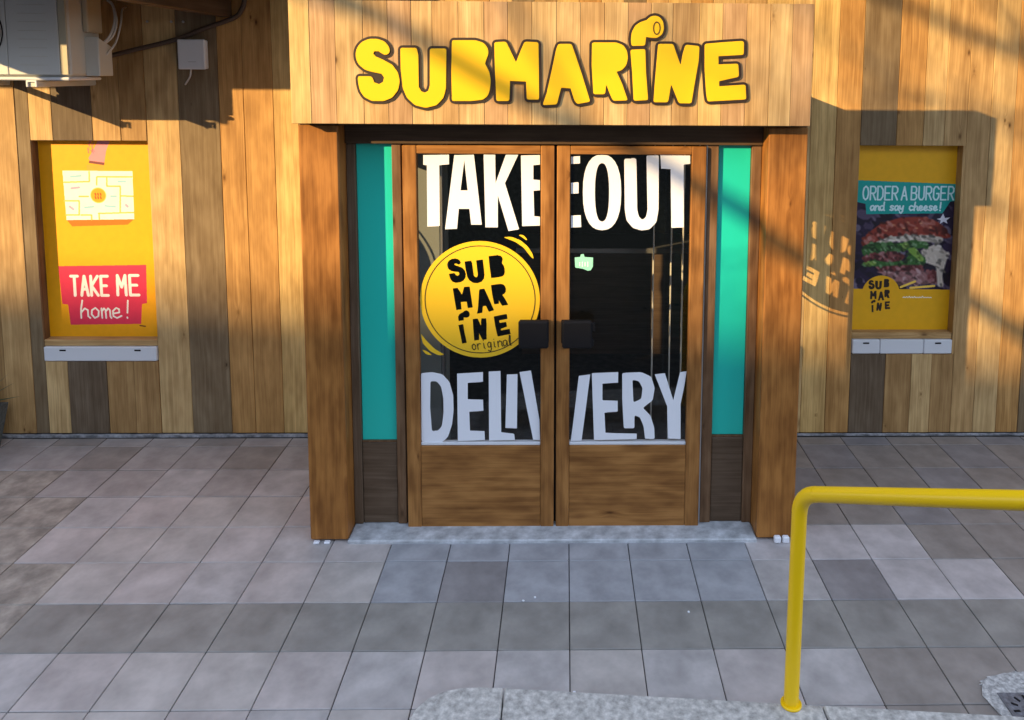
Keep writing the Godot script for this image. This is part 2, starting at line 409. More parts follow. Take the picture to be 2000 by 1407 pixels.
const GLYPHS := {
	"T": [[0, 0, 1, 0], [.5, 0, .5, 1]], "A": [[0, 1, .5, 0, 1, 1], [.2, .68, .8, .68]], "K": [[0, 0, 0, 1], [1, 0, .05, .5, 1, 1]],
	"E": [[1, 0, 0, 0, 0, 1, 1, 1], [0, .5, .8, .5]], "M": [[0, 1, .05, 0, .5, .6, .95, 0, 1, 1]],
	"O": [[.5, 0, .85, .12, 1, .4, 1, .6, .85, .88, .5, 1, .15, .88, 0, .6, 0, .4, .15, .12, .5, 0]],
	"R": [[0, 1, 0, 0, .7, 0, 1, .14, 1, .38, .7, .52, 0, .52], [.45, .52, 1, 1]], "D": [[0, 0, 0, 1, .6, 1, 1, .75, 1, .25, .6, 0, 0, 0]],
	"B": [[0, .5, .7, .5, 1, .62, 1, .86, .7, 1, 0, 1, 0, 0, .65, 0, .93, .12, .93, .38, .65, .5]], "U": [[0, 0, 0, .8, .3, 1, .7, 1, 1, .8, 1, 0]],
	"G": [[1, .18, .7, 0, .3, 0, 0, .2, 0, .8, .3, 1, .7, 1, 1, .8, 1, .52, .6, .52]],
	"a": [[.9, .55, .6, .42, .2, .5, .05, .75, .25, 1, .6, .95, .9, .6, .9, .9, 1.05, 1]], "n": [[.1, .45, .1, 1], [.1, .65, .5, .42, .85, .55, .85, .9, 1, 1]],
	"d": [[.85, .55, .5, .42, .1, .55, .05, .8, .3, 1, .65, .95, .9, .7], [.95, 0, .85, .6, .88, .95, 1, 1]],
	"s": [[.85, .5, .5, .42, .2, .52, .3, .68, .75, .75, .8, .92, .45, 1, .1, .93]], "y": [[.1, .45, .2, .8, .55, .85, .9, .5], [.9, .45, .75, 1.1, .4, 1.35, .1, 1.2]],
	"c": [[.9, .52, .5, .42, .15, .55, .1, .8, .4, 1, .9, .9]], "h": [[.3, 0, .12, .5, .1, 1], [.1, .7, .5, .45, .8, .55, .8, .9, 1, 1]],
	"e": [[.1, .75, .75, .68, .75, .5, .45, .42, .12, .6, .15, .9, .5, 1, .95, .88]], "o": [[.5, .42, .15, .55, .1, .8, .4, 1, .75, .9, .82, .6, .5, .42]],
	"m": [[.05, .45, .08, 1], [.08, .62, .3, .45, .45, .55, .47, 1], [.47, .62, .7, .45, .88, .55, .88, .9, 1, 1]], "!": [[.6, 0, .5, .7], [.46, .96, .48, 1]],
	"r": [[.15, .45, .2, 1], [.2, .65, .5, .45, .85, .5]], "i": [[.4, .45, .4, .92, .6, 1], [.42, .2, .44, .22]], "g": [[.8, .5, .45, .42, .1, .6, .2, .9, .6, .92, .8, .5, .78, 1.1, .5, 1.35, .1, 1.2]],
	"l": [[.4, 1, .3, .5, .5, 0, .65, .1, .5, .6, .45, .95, .7, 1]],
}


# Lays hand-drawn letters between two corners; gives back a list of strokes.
func lettering(text: String, a: Vector2, b: Vector2, gap := 0.35) -> Array:
	var out := []
	var n := text.length()
	var w := (b.x - a.x) / (n + (n - 1) * gap)
	for i in n:
		if not GLYPHS.has(text[i]): continue
		for s in GLYPHS[text[i]]:
			var p := PackedVector2Array()
			for k in range(0, s.size(), 2):
				p.append(Vector2(a.x + i * w * (1 + gap) + s[k] * w, a.y + s[k + 1] * (b.y - a.y)))
			out.append(p)
	return out


func img_text(im: Image, text: String, box_: Array, w: float, c: Color, gap := 0.35) -> void:
	for s in lettering(text, Vector2(box_[0], box_[1]), Vector2(box_[2], box_[3]), gap):
		img_stroke(im, s, w, c)


# The shop's letters, each in its own 0..1 box, y up.
func shop_letter(k: String) -> PackedVector2Array:
	var p := outline(SIGN[k][0])
	var r := Rect2(p[0], Vector2.ZERO)
	for q in p: r = r.expand(q)
	var out := PackedVector2Array()
	for q in p: out.append((q - r.position) / r.size)
	return out


# The three rows of shop letters round the middle of the disc (metres).
func logo_outlines(turn := 0.12) -> Array:
	var out := []
	for l in LOGO:
		var p := PackedVector2Array()
		for q in shop_letter(l[0]):
			p.append(Vector2(l[1], l[2]) + (Vector2(q.x - 0.5, q.y - 0.5) * Vector2(l[3], l[4])).rotated(turn))
		out.append(p)
	return out


func poster_left() -> ImageTexture:
	var im := Image.create(520, 968, false, Image.FORMAT_RGB8)
	im.fill(Color8(243, 168, 6))
	var d := POSTER_LEFT
	var fill := func(k: String, c: Color) -> void:
		for p in d[k]: img_poly(im, [outline(p)], c)
	fill.call("hand", Color8(226, 140, 150)); fill.call("bracelet", Color8(120, 60, 60)); fill.call("tag", Color8(240, 160, 50))
	for i in 14:
		img_stroke(im, PackedVector2Array([Vector2(rng.randf_range(225, 262), rng.randf_range(8, 75)), Vector2(rng.randf_range(225, 262), rng.randf_range(8, 75))]), 2, Color8(205, 95, 125))
	fill.call("under", Color8(205, 110, 15)); fill.call("box", Color8(238, 234, 226))
	for p in d["line"]: img_stroke(im, outline(p), 7, Color8(222, 186, 90))
	for p in d["blue"]: img_stroke(im, outline(p), 10, Color8(150, 200, 215))
	for p in d["pink"]: img_stroke(im, outline(p), 10, Color8(228, 160, 190))
	var c := Vector2(d["circle"][0][0], d["circle"][0][1])
	img_poly(im, [disc_outline(c, 37)], Color8(240, 200, 100))
	img_poly(im, [disc_outline(c, 33)], Color8(236, 160, 30))
	for k in 6:
		img_stroke(im, PackedVector2Array([c + Vector2(-14 + (k % 3) * 12, -9 + (k / 3) * 16), c + Vector2(-12 + (k % 3) * 12, -1 + (k / 3) * 16)]), 7, Color8(180, 80, 20))
	fill.call("label", Color8(226, 52, 84))
	img_text(im, "TAKE", d["take"][0], 14, Color8(250, 245, 235), 0.5)
	img_text(im, "ME", d["me"][0], 14, Color8(250, 245, 235), 0.5)
	img_text(im, "home!", d["home"][0], 8, Color8(250, 245, 235), 0.05)
	for p in d["mark"]: img_stroke(im, outline(p), 6, Color8(120, 60, 20))
	grain_over(im, 0.012)
	return ImageTexture.create_from_image(im)


func poster_right() -> ImageTexture:
	var im := Image.create(528, 968, false, Image.FORMAT_RGB8)
	im.fill(Color8(232, 172, 10))
	var d := POSTER_RIGHT
	var fill := func(k: String, c: Color) -> void:
		for p in d[k]: img_poly(im, [outline(p)], c)
	fill.call("photo", Color8(40, 27, 56))
	# the photograph of the burger: each layer laid down, then mottled with many small touches of its own tones
	var layer := func(k: String, c: Color, n: int, r0: float, r1: float) -> void:
		for p in d[k]:
			var o := outline(p)
			img_poly(im, [soften(o, 14.0)], c)
			var lo := o[0]
			var hi := o[0]
			for q in o:
				lo = lo.min(q); hi = hi.max(q)
			for i in n:
				var at := Vector2(rng.randf_range(lo.x, hi.x), rng.randf_range(lo.y, hi.y))
				if not Geometry2D.is_point_in_polygon(at, o): continue
				var touch := disc_outline(Vector2.ZERO, 1.0, 9)
				var turn := rng.randf() * TAU
				var size := Vector2(rng.randf_range(r0, r1) * 1.9, rng.randf_range(r0, r1))
				for q in touch.size(): touch[q] = at + (touch[q] * size).rotated(turn * 0.2)
				img_poly(im, [touch], c.lightened(rng.randf() * 0.34) if rng.randf() < 0.45 else c.darkened(rng.randf() * 0.55))
	layer.call("photo", Color8(40, 27, 56), 260, 8.0, 26.0)
	layer.call("bun", Color8(140, 54, 40), 170, 4.0, 13.0)
	for p in d["seed"]: img_stroke(im, outline(p), 5, Color8(206, 150, 110))
	layer.call("meat", Color8(116, 52, 52), 90, 4.0, 10.0)
	layer.call("lower", Color8(150, 104, 104), 110, 4.0, 12.0)
	layer.call("cheese", Color8(196, 184, 170), 90, 3.0, 10.0)
	layer.call("green", Color8(52, 98, 42), 150, 3.0, 9.0)
	layer.call("leaf", Color8(118, 154, 62), 60, 2.0, 6.0)
	im.resize(88, 161, Image.INTERPOLATE_LANCZOS)
	im.resize(528, 968, Image.INTERPOLATE_CUBIC)
	fill.call("banner", Color8(14, 160, 152))
	# everything below the photograph is plain yellow again
	img_poly(im, [PackedVector2Array([Vector2(0, 714), Vector2(528, 718), Vector2(528, 968), Vector2(0, 968)])], Color8(232, 172, 10))
	for p in d["fries"]: img_stroke(im, outline(p), 11, Color8(246, 204, 84))
	fill.call("star", Color8(226, 226, 236))
	var b: Array = d["bump"][0]
	img_poly(im, [disc_outline(Vector2(b[0], b[1]), b[2] - b[0])], Color8(232, 172, 10))
	var g: Array = d["logo"][0]
	var mid := Vector2((g[0] + g[2]) / 2.0, (g[1] + g[3]) / 2.0)
	var k: float = (g[3] - g[1]) / 0.47
	for p in logo_outlines(0.0):
		var q := PackedVector2Array()
		for v in p: q.append(mid + Vector2(v.x, -v.y) * k)
		img_poly(im, [q], Color8(36, 22, 16))
	var t: Array = d["tiny"][0]
	for i in 11:
		var x: float = t[0] + i * (t[2] - t[0]) / 11.0
		img_stroke(im, PackedVector2Array([Vector2(x, t[1] + 8), Vector2(x + 5, t[1] + rng.randf_range(0, 10)), Vector2(x + 10, t[1] + 8)]), 4, Color8(246, 240, 220))
	img_text(im, "ORDER", d["order"][0], 8, Color8(206, 236, 240), 0.4)
	img_text(im, "A", d["a"][0], 8, Color8(206, 236, 240))
	img_text(im, "BURGER", d["burger"][0], 8, Color8(206, 236, 240), 0.4)
	img_text(im, "and say cheese!", d["and"][0], 8, Color8(206, 236, 240), 0.1)
	grain_over(im, 0.012)
	return ImageTexture.create_from_image(im)


func grain_over(im: Image, amount: float) -> void:
	var n := FastNoiseLite.new()
	n.seed = 5; n.frequency = 0.02; n.fractal_octaves = 4
	for y in im.get_height():
		for x in im.get_width():
			var c := im.get_pixel(x, y)
			var f := 1.0 + n.get_noise_2d(x, y) * amount * 2.0
			im.set_pixel(x, y, Color(c.r * f, c.g * f, c.b * f))


# ---------------------------------------------------------------- materials
# Timber: streaks along the image's height, slow bands across, blotches and knots. Covers 0.8 m by 3.6 m.
func wood_image(seed_: int, streak: float, blotch: float, knots: int, figure: float) -> ImageTexture:
	var w := 256
	var h := 1024
	var r := RandomNumberGenerator.new()
	r.seed = seed_
	var fine := FastNoiseLite.new(); fine.seed = seed_; fine.frequency = 1.0; fine.fractal_octaves = 2
	var slow := FastNoiseLite.new(); slow.seed = seed_ + 7; slow.frequency = 1.0; slow.fractal_octaves = 3
	var ks := []
	for i in knots:
		ks.append([r.randf() * 0.8, r.randf_range(0.2, 3.4), r.randf_range(0.003, 0.010), r.randf_range(0.35, 1.0)])
	var im := Image.create(w, h, false, Image.FORMAT_RGB8)
	for y in h:
		var v := 3.6 * y / h
		var ca := cos(TAU * y / h)
		var sa := sin(TAU * y / h)
		var near := []
		for kn in ks:
			if absf(v - kn[1]) < 0.16: near.append(kn)
		for x in w:
			var u := 0.8 * x / w
			var push := 0.0
			var dark := 0.0
			for kn in near:
				var dx: float = u - kn[0]
				var dy: float = (v - kn[1]) * 0.42
				var q: float = sqrt(dx * dx + dy * dy) / kn[2]
				push += signf(dx) * 0.02 * exp(-q * q * 0.12)
				dark += kn[3] * (0.45 * exp(-q * q * 0.9) + 0.08 * exp(-q * q * 0.10))
			var uu := u + push + 0.012 * slow.get_noise_3d(u * 3.0, ca * 0.8, sa * 0.8)
			var f := 0.86
			f += streak * fine.get_noise_3d(uu * 130.0, ca * 1.1, sa * 1.1)
			f += streak * 0.8 * fine.get_noise_3d(uu * 34.0 + 50.0, ca * 0.5, sa * 0.5)
			f += blotch * slow.get_noise_3d(u * 7.0 + 20.0, ca * 1.5, sa * 1.5)
			f += blotch * 0.4 * slow.get_noise_3d(u * 22.0 + 60.0, ca * 3.0, sa * 3.0)
			f += figure * slow.get_noise_3d(u * 16.0 + 90.0, ca * 2.5, sa * 2.5)
			f += figure * 0.5 * sin(uu * 90.0 + 6.0 * slow.get_noise_3d(u * 4.0, ca + 30.0, sa))
			f = clampf(f - dark, 0.12, 1.0)
			im.set_pixel(x, y, Color(pow(f, 0.85), f, pow(f, 1.18)))
	im.generate_mipmaps()
	return ImageTexture.create_from_image(im)


func base(c: Color, rough := 0.6) -> StandardMaterial3D:
	var m := StandardMaterial3D.new()
	m.albedo_color = c.linear_to_srgb()
	m.roughness = rough
	return m


func wood(c: Color, tex: Texture2D, rough := 0.55) -> StandardMaterial3D:
	var m := base(Color(c.r / 0.78, c.g / 0.76, c.b / 0.74), rough)
	m.albedo_texture = tex
	m.metallic_specular = 0.35
	m.uv1_scale = Vector3(1.0 / 0.8, 1.0 / 3.6, 1)
	m.heightmap_enabled = true
	m.heightmap_texture = tex
	m.heightmap_scale = 0.03
	return m


func speckle_texture(seed_: int, freq: float, low: float, octaves := 5, size := 512) -> ImageTexture:
	var n := FastNoiseLite.new()
	n.seed = seed_; n.frequency = freq; n.fractal_octaves = octaves; n.fractal_gain = 0.62
	var im := n.get_seamless_image(size, size)
	var out := Image.create(size, size, false, Image.FORMAT_RGB8)
	for y in size:
		for x in size:
			var f := lerpf(low, 1.0, clampf(im.get_pixel(x, y).r, 0, 1))
			out.set_pixel(x, y, Color(f, f, f))
	out.generate_mipmaps()
	return ImageTexture.create_from_image(out)


func mineral(c: Color, tex: Texture2D, scale_: float, rough := 0.7, relief := 0.05, mean := 0.85) -> StandardMaterial3D:
	var m := base(Color(c.r / mean, c.g / mean, c.b / mean), rough)
	m.albedo_texture = tex
	m.uv1_triplanar = true
	m.uv1_world_triplanar = true
	m.uv1_scale = Vector3.ONE * scale_
	if relief > 0.0:
		m.heightmap_enabled = true
		m.heightmap_texture = tex
		m.heightmap_scale = relief
	return m


func make_materials() -> void:
	var plank_tex := [wood_image(11, 0.10, 0.12, 8, 0.03), wood_image(23, 0.12, 0.10, 10, 0.03), wood_image(47, 0.09, 0.13, 6, 0.02)]
	var stained := wood_image(31, 0.11, 0.20, 5, 0.07)
	var tones := {"light": Color(.52, .355, .165), "yellow": Color(.58, .39, .155), "orange": Color(.44, .245, .085), "tan": Color(.46, .29, .125), "mid": Color(.35, .21, .085), "grey": Color(.20, .145, .085), "dark": Color(.135, .098, .064), "rose": Color(.44, .275, .14)}
	for k in tones:
		for i in 3:
			M[k + str(i)] = wood(tones[k], plank_tex[i])
	M.post = wood(Color(.29, .122, .030), stained, 0.45)
	M.door = wood(Color(.285, .130, .038), stained, 0.42)
	M.jamb = wood(Color(.15, .085, .045), stained, 0.5)
	M.brown = wood(Color(.105, .07, .045), plank_tex[1], 0.55)
	M.soffit = wood(Color(.08, .05, .03), plank_tex[0], 0.6)
	M.teal = base(Color(.012, .52, .43), 0.35)
	M.sign_yellow = base(Color(.86, .50, .004), 0.42)
	M.sign_edge = base(Color(.022, .009, .003), 0.6)
	M.vinyl_white = base(Color(.78, .80, .86), 0.4)
	M.vinyl_yellow = base(Color(.80, .50, .02), 0.4)
	M.vinyl_mint = base(Color(.28, .66, .52), 0.4)
	M.vinyl_dark = base(Color(.05, .035, .01), 0.5)
	M.black = base(Color(.010, .010, .012), 0.6)
	M.black.metallic_specular = 0.25
	M.rail = base(Color(.90, .57, .003), 0.33)
	M.white_metal = base(Color(.66, .68, .72), 0.4)
	M.casing = base(Color(.56, .55, .50), 0.45)
	M.casing_front = base(Color(.60, .60, .58), 0.45)
	M.beige = base(Color(.48, .42, .30), 0.5)
	M.cable = base(Color(.07, .045, .03), 0.6)
	M.wire = base(Color(.55, .53, .50), 0.5)
	M.cabinet = base(Color(.20, .22, .21), 0.5)
	M.steel = base(Color(.45, .46, .48), 0.35)
	M.steel.metallic = 0.8
	var glass := base(Color(.02, .03, .03), 0.02)
	glass.albedo_color.a = 0.07
	glass.transparency = BaseMaterial3D.TRANSPARENCY_ALPHA
	M.glass = glass
	var cloudy := speckle_texture(3, 0.006, 0.80)
	var gritty := speckle_texture(9, 0.03, 0.55)
	M.tile_rose = mineral(Color(.455, .412, .40), cloudy, 0.9, 0.62, 0.03)
	M.tile_warm = mineral(Color(.455, .42, .40), cloudy, 0.9, 0.62, 0.03)
	M.tile_grey = mineral(Color(.435, .41, .405), cloudy, 1.1, 0.6, 0.03)
	M.tile_blue = mineral(Color(.345, .35, .375), cloudy, 1.1, 0.58, 0.03)  # slight blue of reflected light is mixed into this tone
	M.tile_band = mineral(Color(.275, .262, .245), cloudy, 1.0, 0.6, 0.03)
	M.tile_dusk = mineral(Color(.255, .24, .245), cloudy, 1.0, 0.6, 0.03)
	M.tile_shaded = mineral(Color(.37, .34, .33), cloudy, 1.0, 0.6, 0.03)  # tile tone with the shade near the wall put in
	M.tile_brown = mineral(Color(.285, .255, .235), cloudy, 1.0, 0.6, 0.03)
	M.tile_light = mineral(Color(.49, .455, .455), cloudy, 1.0, 0.6, 0.03)
	M.tile_dirty = mineral(Color(.39, .345, .30), speckle_texture(14, 0.010, 0.66), 1.1, 0.75, 0.02, 0.84)
	M.grout = mineral(Color(.085, .08, .078), gritty, 1.5, 0.9)
	M.threshold = mineral(Color(.55, .57, .60), speckle_texture(33, 0.014, 0.66, 6), 1.2, 0.75, 0.02, 0.83)
	M.kerb = mineral(Color(.60, .58, .55), speckle_texture(21, 0.03, 0.62, 6), 1.3, 0.85, 0.03, 0.82)
	M.flashing = mineral(Color(.36, .37, .40), speckle_texture(41, 0.02, 0.35, 5), 0.8, 0.6, 0.0, 0.65)
	M.drain = mineral(Color(.20, .21, .24), gritty, 2.0, 0.5, 0.0, 0.78)
	M.mortar = mineral(Color(.58, .57, .56), gritty, 2.2, 0.9, 0.05, 0.78)
	M.render = mineral(Color(.42, .38, .33), gritty, 0.3, 0.9)
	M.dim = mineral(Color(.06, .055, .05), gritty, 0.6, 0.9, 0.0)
	M.bark = mineral(Color(.10, .08, .06), gritty, 2.0, 0.9, 0.5)
	M.leaf = base(Color(.025, .06, .03), 0.5)
	M.leaf.backlight_enabled = true
	M.leaf.backlight = Color(.03, .08, .03)
	M.pot = mineral(Color(.13, .15, .15), gritty, 2.0, 0.8)
	M.poster_left = base(Color.WHITE, 0.45)
	M.poster_left.albedo_texture = poster_left()
	M.poster_right = base(Color.WHITE, 0.45)
	M.poster_right.albedo_texture = poster_right()


# ---------------------------------------------------------------- the place
func _ready() -> void:
	rng.seed = 20240
	build_view()
	make_materials()
	build_ground()
	build_facade()
	build_porch()
	build_room()
	build_sign()
	build_posters()
	build_canopy()
	build_air_conditioner()
	build_cables()
	build_handrail()
	build_small_things()
	build_street()


func build_view() -> void:
	var cam := Camera3D.new()
	cam.name = "camera"
	add_child(cam)
	cam.position = Vector3(0, 2.65, 0)
	var f := Vector3(sin(YAW) * cos(PITCH), -sin(PITCH), -cos(YAW) * cos(PITCH))
	var right := Vector3(cos(YAW), 0, sin(YAW))
	var up := right.cross(f).normalized()
	var r2 := right * cos(ROLL) - up * sin(ROLL)
	var u2 := up * cos(ROLL) + right * sin(ROLL)
	cam.basis = Basis(r2, u2, -f)
	cam.near = 0.05
	cam.far = 400.0
	cam.projection = Camera3D.PROJECTION_FRUSTUM
	cam.keep_aspect = Camera3D.KEEP_HEIGHT
	cam.size = 1406.25 * 0.05 / FOCAL
	cam.frustum_offset = Vector2((1000.0 - LENS_X) * 0.05 / FOCAL, -(703.5 - LENS_Y) * 0.05 / FOCAL)
	cam.current = true

	var sky_mat := ProceduralSkyMaterial.new()
	sky_mat.sky_top_color = Color(0.55, 0.61, 0.70)
	sky_mat.sky_horizon_color = Color(0.82, 0.82, 0.81)
	sky_mat.sky_curve = 0.18
	sky_mat.ground_bottom_color = Color(0.30, 0.29, 0.28)
	sky_mat.ground_horizon_color = Color(0.55, 0.56, 0.58)
	sky_mat.sun_angle_max = 8.0
	var sky := Sky.new()
	sky.sky_material = sky_mat
	var env := Environment.new()
	env.background_mode = Environment.BG_SKY
	env.sky = sky
	env.background_energy_multiplier = 1.9
	env.tonemap_mode = Environment.TONE_MAPPER_LINEAR
	env.tonemap_exposure = 2.05
	env.sdfgi_enabled = true
	env.ssao_enabled = true
	env.ssil_enabled = true
	var we := WorldEnvironment.new()
	we.name = "world_environment"
	we.environment = env
	add_child(we)

	var sun := DirectionalLight3D.new()
	sun.name = "sun"
	add_child(sun)
	sun.basis = Basis.looking_at(SUN.normalized(), Vector3.UP)
	sun.light_energy = 1.45
	sun.light_color = Color(1.0, 0.85, 0.60)
	sun.light_angular_distance = 0.5
	sun.shadow_enabled = true


func tile_tone(r: int, k: int) -> String:
	if r >= 1 and r <= 5 and k <= [0, -2, -2, -3, -3, -4][r]:
		return "tile_dirty"
	if r == 1:
		return "tile_band"
	if k <= 3:
		if r >= 6: return "tile_brown" if (k + r) % 3 == 0 else "tile_shaded"  # rows nearest the wall turn darker: its shade is put into the tile colours
		if r >= 5: return "tile_shaded" if (k * 2 + r) % 5 < 2 else "tile_grey"
		return ["tile_rose", "tile_warm", "tile_grey", "tile_warm", "tile_rose"][(k * 3 + r * 2 + 60) % 5]
	if r == 0 or r == -1:
		return "tile_brown" if k >= 11 else ["tile_grey", "tile_rose", "tile_grey", "tile_warm"][(k + r + 8) % 4]
	if r == 2:
		if k == 5: return "tile_dusk"
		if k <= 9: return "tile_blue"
		if k == 10: return "tile_grey"
		if k == 11: return "tile_dusk"
		return "tile_light" if k <= 13 else "tile_brown"
	if r == 3:
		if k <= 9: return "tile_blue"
		return "tile_light" if k <= 12 else "tile_brown"
	return "tile_dusk" if (k * 5 + r) % 3 == 0 else "tile_brown"


func build_ground() -> void:
	var g := structure("ground")
	plain(g, "paving_bed", Vector3(-90, -0.30, -5.5), Vector3(90, -0.012, 60), M.grout, 0.0)
	plain(g, "earth", Vector3(-90, -0.31, -60), Vector3(90, -0.02, -5.5), M.grout, 0.0)
	var pave := structure("pavement")
	var w := 0.3327
	var gap := 0.0045
	for r in range(-1, 8):
		for k in range(-6, 18):
			var x0 := -2.2971 + w * k
			var z1 := -3.0423 - w * r
			var z0 := maxf(z1 - w, -5.497)
			if x0 > -1.35 and x0 + w < 1.25 and z1 < -4.45: continue
			var top := rng.randf_range(-0.0012, 0.0012)
			var a := Vector3(x0 + gap / 2, -0.012, z0 + gap / 2)
			var b := Vector3(x0 + w - gap / 2, top, z1 - gap / 2)
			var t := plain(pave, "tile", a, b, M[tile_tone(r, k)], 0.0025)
			t.rotation = Vector3(rng.randf_range(-1, 1), 0, rng.randf_range(-1, 1)) * 0.0022
	# a strip of pale flashing where the paving meets the cladding
	var s := thing("base_flashing", "pale worn metal strip along the foot of the left plank wall", "flashing", Vector3.ZERO, "strips along the wall foot")
	plain(s, "strip", Vector3(-4.9, 0, ZW + 0.001), Vector3(-1.43, 0.026, ZW + 0.02), M.flashing, 0.004)
	var s2 := thing("base_flashing", "pale worn metal strip along the foot of the right plank wall", "flashing", Vector3.ZERO, "strips along the wall foot")
	plain(s2, "strip", Vector3(1.32, 0, ZW + 0.001), Vector3(4.9, 0.020, ZW + 0.014), M.flashing, 0.004)


func build_facade() -> void:
	var f := thing("timber_facade", "shop wall clad in upright planks of mixed tan, orange and grey tones", "building", Vector3(0, 0, ZW))
	var put := func(x0: float, x1: float, y0: float, y1: float, tone: String) -> void:
		var m: Material = M[tone + str(rng.randi() % 3)]
		var proud := rng.randf_range(-0.0022, 0.0022)
		timber(f, "plank", Vector3(x0 + 0.0012, y0, -0.02), Vector3(x1 - 0.0012, y1, proud), m, 0.0025, 1)
	var left := [[-5.1, -4.85, "orange"], [-4.85, -4.62, "light"], [-4.62, -4.40, "grey"], [-4.40, -4.20, "tan"], [-4.20, -4.005, "mid"], [-4.005, -3.808, "tan"], [-3.808, -3.716, "grey"], [-3.716, -3.559, "light"], [-3.559, -3.284, "dark"], [-3.284, -3.09, "tan"], [-3.09, -2.912, "mid"], [-2.912, -2.685, "light"], [-2.685, -2.405, "grey"], [-2.405, -2.235, "orange"], [-2.235, -2.031, "orange"], [-2.031, -1.86, "yellow"], [-1.86, -1.66, "light"], [-1.66, -1.45, "yellow"], [-1.45, -1.30, "tan"]]
	for p in left:
		if p[0] > -3.72 and p[1] < -2.9:
			put.call(p[0], p[1], 2.154, 4.19, p[2])
			put.call(p[0], p[1], 0.028, 0.566, "mid" if p[2] == "tan" else p[2])
		else:
			put.call(p[0], p[1], 0.028, 4.19, p[2])
	var right := [[1.18, 1.40, "tan"], [1.40, 1.585, "yellow"], [1.585, 1.735, "light"], [1.735, 1.915, "yellow"], [1.915, 2.09, "orange"], [2.09, 2.346, "dark"], [2.346, 2.537, "orange"], [2.537, 2.687, "light"], [2.687, 2.848, "tan"], [2.848, 3.015, "tan"], [3.015, 3.187, "light"], [3.187, 3.35, "orange"], [3.35, 3.62, "grey"], [3.62, 3.83, "light"], [3.83, 4.05, "orange"], [4.05, 4.28, "tan"], [4.28, 4.55, "dark"], [4.55, 4.9, "light"]]
	for p in right:
		if p[0] > 2.0 and p[1] < 2.86:
			put.call(p[0], p[1], 2.146, 4.19, p[2] if p[2] != "dark" else "grey")
			put.call(p[0], p[1], 0.022, 0.62, "mid" if p[2] in ["tan", "orange"] else p[2])
		else:
			put.call(p[0], p[1], 0.022, 4.19, p[2])
	var x := -1.30
	var i := 0
	while x < 1.1:
		put.call(x, x + 0.155, 2.66, 4.19, ["light", "tan", "orange", "grey", "yellow"][i * 3 % 5])
		x += 0.155
		i += 1
	# wall behind the cladding
	for b in [[Vector3(-6.5, 0, -0.30), Vector3(-1.30, 4.4, -0.095)], [Vector3(1.18, 0, -0.30), Vector3(6.5, 4.4, -0.095)], [Vector3(-1.30, 2.36, -0.30), Vector3(1.18, 4.4, -0.095)]]:
		plain(f, "wall", b[0], b[1], M.render, 0.0)
	# deep overhang added out of view to dim skylight on the upper wall
	timber(f, "added_eave", Vector3(-9.0, 4.20, -0.30), Vector3(9.0, 4.38, 2.0), M.soffit, 0.004, 0)
	# poster niches: reveals, ledge and white sill
	for n in [[-3.716, -2.912, 0.566, 2.154, "left"], [2.09, 2.826, 0.62, 2.146, "right"]]:
		var d := -0.09
		timber(f, "reveal", Vector3(n[0] - 0.02, n[2], d), Vector3(n[0] - 0.001, n[3], -0.0215), M.jamb, 0.001, 1)
		timber(f, "reveal", Vector3(n[1] + 0.001, n[2], d), Vector3(n[1] + 0.02, n[3], -0.0215 if n[4] == "left" else 0.004), M.tan0 if n[4] == "right" else M.jamb, 0.001, 1)
		timber(f, "lintel", Vector3(n[0], n[3] + 0.001, d), Vector3(n[1], n[3] + 0.02, -0.0215), M.jamb, 0.001, 0)
		timber(f, "ledge", Vector3(n[0] + 0.001, n[2] + 0.112, d), Vector3(n[1] - 0.001, n[2] + 0.158, -0.004), M.tan1, 0.003, 0)
		var cuts := [n[0] + 0.001, n[1] - 0.001] if n[4] == "left" else [n[0] + 0.001, n[0] + 0.205, n[0] + 0.525, n[1] - 0.001]
		for c in cuts.size() - 1:
			var sl := plain(f, "sill", Vector3(cuts[c] + 0.001, n[2] + 0.004, d), Vector3(cuts[c + 1] - 0.001, n[2] + 0.11, 0.012), M.white_metal, 0.006)
			var wide: float = cuts[c + 1] - cuts[c]
			for q in ([-0.33, 0.33] if n[4] == "left" else ([0.0] if c != 1 else [])):
				part(sl, "slot", box(Vector3(0.045, 0.011, 0.008), 0.002), M.black, Vector3(q * wide, 0.028, 0.0510))


func build_posters() -> void:
	var a := thing("poster", "yellow poster of a hand-held white box over a red TAKE ME home label", "poster", Vector3(-3.325, 1.435, ZW - 0.080))
	part(a, "print", sheet(0.79, 1.47), M.poster_left, Vector3(0, 0, 0.004))
	plain(a, "backing", Vector3(-0.389, -0.70, -0.012), Vector3(0.40, 0.735, 0.0), M.beige, 0.0)
	var b := thing("poster", "yellow poster with a burger under a teal ORDER A BURGER banner", "poster", Vector3(2.46, 1.435, ZW - 0.080))
	part(b, "print", sheet(0.80, 1.47), M.poster_right, Vector3(0, 0, 0.004))
	plain(b, "backing", Vector3(-0.368, -0.66, -0.012), Vector3(0.364, 0.725, 0.0), M.beige, 0.0)


